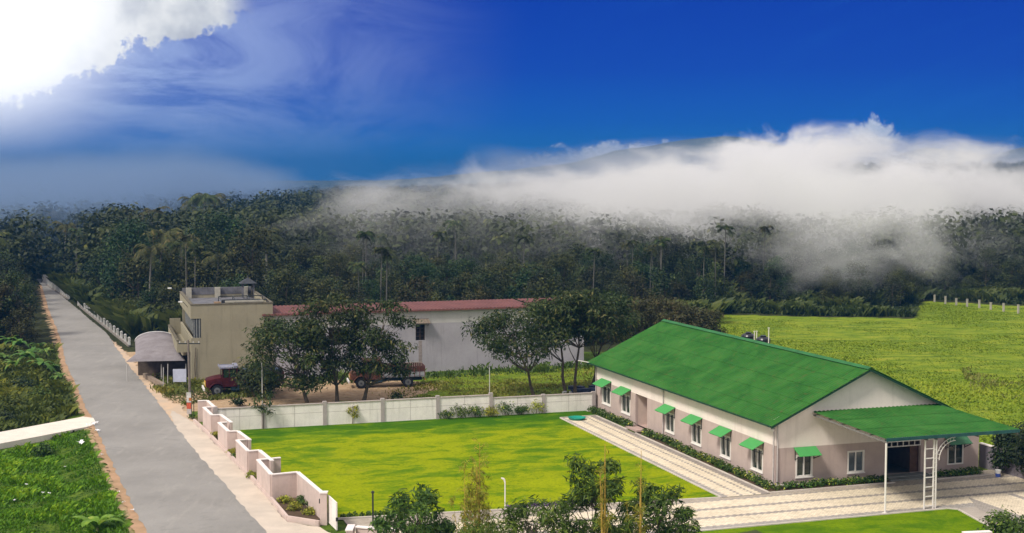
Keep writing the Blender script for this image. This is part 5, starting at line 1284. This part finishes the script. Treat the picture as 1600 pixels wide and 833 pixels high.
bamboo('loose clump of yellow bamboo with thin leaves left of the garden lamp', 745, 62, 690, 81, 9, 2800, 1.0, .15, .05, .9)
bamboo('single stout yellow bamboo stem in front of the tall feathery tree', 942, 58.5, 692, 82, 4, 420, .40, .30, .085, .35)
bamboo('thin yellow-orange bamboo stems between the two feathery trees', 998, 59.5, 700, 83, 5, 600, .45, .3, .06, .45)
bamboo('slanting sparse bamboo shoot reaching over the lawn', 722, 61, 715, 84, 3, 200, 1.4, .4, .03, .4)
# bottom right bush and wall cap
g = at(1572, 846); shrub('bush', 'bright green bush in the bottom right corner', 'bush', g, 1.5, 1400, LF_NEAR, .95, .22, .12, None, 12, 210)
a, b = at(1505, 831, 1.2)[:2], at(1548, 829, 1.2)[:2]
o = thing('corner_wall', 'white wall cap cut by the bottom right frame edge', 'wall'); MB().wall(a, b, -.1, 1.1, .2).build('wall_panel', WALLM, o); MB().wall(a, b, 1.102, 1.18, .32).build('coping', COPING, o)
# dark shrubs right of the annex
for i, (px, py, yt, hw, lb) in enumerate([(1592, 742, 652, 36, 'big dark shrub tree right of the annex'), (1640, 760, 640, 50, 'dark shrub tree cut by the right frame edge'), (1584, 716, 668, 22, 'dark shrub tree behind the big one by the garden wall')]):
    g = at(px, py); h = atY(px, yt, g[1])[2]; broadleaf('dark_shrub_tree', lb, 'tree', h, hw / F * g[1] * 1.25, 95 + i, LF_DARK, 30, 110, .30, .14, .02, None, .9, None, BARK, .1, g, layered)

# ------------------------------------------------------------------ the forest
protoB = []
spec = [(11, 3.9, 16, 80), (13, 4.6, 20, 80), (9, 3.6, 14, 85), (12, 3.2, 15, 80), (14.5, 5.2, 22, 80), (10, 4.4, 16, 80)]
lbl = {'b': 'dark broadleaf tree in the misty forest behind the road and warehouse', 'a': 'slender pale-trunked areca palm rising from the forest', 'c': 'coconut palm with arching yellowish fronds in the forest'}
GRPB, GRPA, GRPC = 'broadleaf forest trees', 'areca palms in the forest', 'coconut palms in the forest'
for i, (h, cr, nc, nl) in enumerate(spec):
    protoB.append(broadleaf('forest_tree', lbl['b'], 'tree', h, cr, 300 + i, LF_OLIVE if i in (2, 5) else LF_FOREST, nc + 4, int(nl * 1.9), .42, .23, .02, cr * .40, .85, GRPB, BARK, .14))
protoC = [palm('coconut_palm', lbl['c'], 'palm', 10 + i * 2, 400 + i, LF_PALM, 18, 4.0, .17, (0, 0, 0), GRPC) for i in range(2)]
protoA = [palm('areca_palm', lbl['a'], 'palm', 11.5 + i * 1.5, 410 + i, LF_ARECA, 9, 1.9, .085, (0, 0, 0), GRPA, .3, 9, mat('areca_bark', (.13, .125, .11), .9, .2, 3), .65, (.6, 1.1), (.3, 1.2), .14) for i in range(2)]

def front_y(px):
    return float(np.interp(px, [-400, 60, 74, 78, 110, 150, 205, 260, 330, 420, 600, 925, 960, 1000, 1115, 1125, 1300, 1430, 1442, 1600, 2000],
                           [150, 150, 262, 262, 222, 190, 162, 164, 160, 158, 156, 156, 162, 172, 182, 198, 198, 202, 219, 213, 212]))
rf = np.random.default_rng(77); cand = []
Y = 140.0
while Y < 1700:
    sp = 5.6 if Y < 260 else (7.0 if Y < 420 else 7.0 + (Y - 420) * .018)
    x = -Y * .46 - 6
    while x < Y * .46 + 6:
        xx, yy = x + rf.uniform(-.45, .45) * sp, Y + rf.uniform(-.45, .45) * sp; px = CX + F * xx / yy
        if yy > front_y(px) + rf.uniform(0, 2):
            ok = True
            if yy < 265:
                l, r = float(rl_x(min(yy, 255))), float(rr_x(min(yy, 255)))
                if l - 3.2 < xx < r + 3.8: ok = False
            if ok: cand.append((xx, yy, px))
        x += sp
    Y += sp * .85
cand.sort(key=lambda c: c[1])
near, rest = [], []
nb = na = nc_ = 0; used = {}
def put(proto, x, y, s, key):
    rz = rf.uniform(0, 6.28); z = float(ground_z(x, y)) - .1
    sc = (s * rf.uniform(.9, 1.1), s * rf.uniform(.9, 1.1), s)
    if key not in used: proto.location = (x, y, z); proto.rotation_euler = (0, 0, rz); proto.scale = sc; used[key] = 1
    else: dup(proto, (x, y, z), rz, sc)
for (x, y, px) in cand:
    r = rf.random(); arec = (960 < px < 1200) or (560 < px < 640)
    edge = y - front_y(px)
    if edge > 6 and na < 64 and r < (.36 if arec else .035):
        put(protoA[na % 2], x, y, rf.uniform(.72, .95) if y < 260 else rf.uniform(.85, 1.1), 'a%d' % (na % 2)); na += 1; continue
    if nc_ < 30 and ((px < 420 and edge > 5 and r > .95) or (px >= 420 and y > 290 and r > .985)):
        put(protoC[nc_ % 2], x, y, rf.uniform(.8, 1.1), 'c%d' % (nc_ % 2)); nc_ += 1; continue
    # low growth just at the front
    if nb < 290 and y < 330:
        s = rf.uniform(.52, 1.08)
        if px > 1120: s *= .62 if edge < 12 else .85
        if px < 60: s *= rf.uniform(.75, .95)
        if px > 400: s = min(s, (7.6 + max(0, y - 160) * .028 + rf.uniform(-1.2, 1.4)) / spec[nb % 6][0])
        put(protoB[nb % 6], x, y, s, 'b%d' % (nb % 6)); nb += 1; continue
    rest.append((x, y))
# named palms the photo shows clearly
PLB = {247: 'coconut palm with drooping yellow fronds above the left end of the cream building', 285: 'shorter coconut palm right of the drooping yellow one', 232: 'low coconut palm just left of the drooping yellow one',
       318: 'middle of three tall palms on the left skyline', 298: 'left of three tall palms on the skyline', 336: 'right and tallest of three palms on the left skyline', 850: 'yellowish palm standing in the mist above the warehouse'}
for px, py, Y, s in ((247, 355, 196, 1.05), (285, 372, 185, .85), (232, 378, 180, .8), (318, 300, 330, 1.3), (298, 305, 345, 1.25), (336, 300, 360, 1.4), (850, 350, 250, .85)):
    x = atY(px, py, Y)[0]; p = protoC[0]; c = dup(p, (x, Y, 0), px * .1, s, PLB[px]); top = atY(px, py, Y)[2]; k = top / 11.0; c.scale = (max(.8, s), max(.8, s), k)
# the rest of the wood as one mass
def lowcrown(seed, n=400):
    rg = np.random.default_rng(seed); V = []
    for k in range(9):
        a = 2.4 * k; f = k / 9; rr = 2.9 * math.sqrt(max(.1, 1 - (1.25 * f - .35) ** 2)) * rg.uniform(.4, 1)
        V.append(clump((rr * math.cos(a), rr * math.sin(a), 3 + 6.5 * f), 1.8, n // 9, .72, .42, .85, .3, rg))
    return np.concatenate(V)
lows = [lowcrown(500 + i) for i in range(6)]
VV, TT = [], []
for i, (x, y) in enumerate(rest):
    L = lows[i % 6]
    if y > 700: L = L.reshape(-1, 4, 3)[::2]; L = ((L - L.mean(1, keepdims=True)) * 1.35 + L.mean(1, keepdims=True)).reshape(-1, 3)
    a = rf.uniform(0, 6.28); s = rf.uniform(.85, 1.5) * (1 + .15 * (y > 420)); ca, sa = math.cos(a), math.sin(a)
    P = np.stack([(L[:, 0] * ca - L[:, 1] * sa) * s * 1.1 + x, (L[:, 0] * sa + L[:, 1] * ca) * s * 1.1 + y, L[:, 2] * s + float(ground_z(x, y)) - .5], -1)
    VV.append(P.astype(np.float32)); TT.append(np.clip(rf.uniform(.15, .6) + rf.normal(size=len(P) // 4) * .15, 0, 1))
o = np_obj('forest', np.concatenate(VV), 4, np.concatenate(TT), LF_FOREST); tag(o, kind='stuff')
print('forest trees', nb, 'areca', na, 'coconut', nc_, 'mass', len(rest))
# undergrowth along the forest foot
ug = [at(*p)[:2] for p in [(1120, 487), (1428, 495), (1440, 467), (1600, 476), (1700, 476)]]
ug = ug + [(p[0] * 1.12, p[1] * 1.12) for p in ug[::-1]]
tufts('forest_undergrowth', ug, 30000, 1.0, .32, leafmat('undergrowth_leaf', (.02, .035, .008), (.06, .085, .018), (.11, .13, .03), .3, .1), 12, 5.0)

for k, (x0, x1, s0) in enumerate([(76, 330, 3), (330, 930, 5), (930, 1130, 7)]):
    q = [(px, front_y(px)) for px in np.linspace(x0, x1, 26)]
    pl = [atY(px, 600, y - 1.0)[:2] for px, y in q] + [atY(px, 600, y + 30)[:2] for px, y in q[::-1]]
    tufts('forest_undergrowth', pl, 20000, 1.6, .5, leafmat('undergrowth_leaf', (.02, .035, .008), (.06, .085, .018), (.11, .13, .03), .3, .1), 30 + k, 5.0)
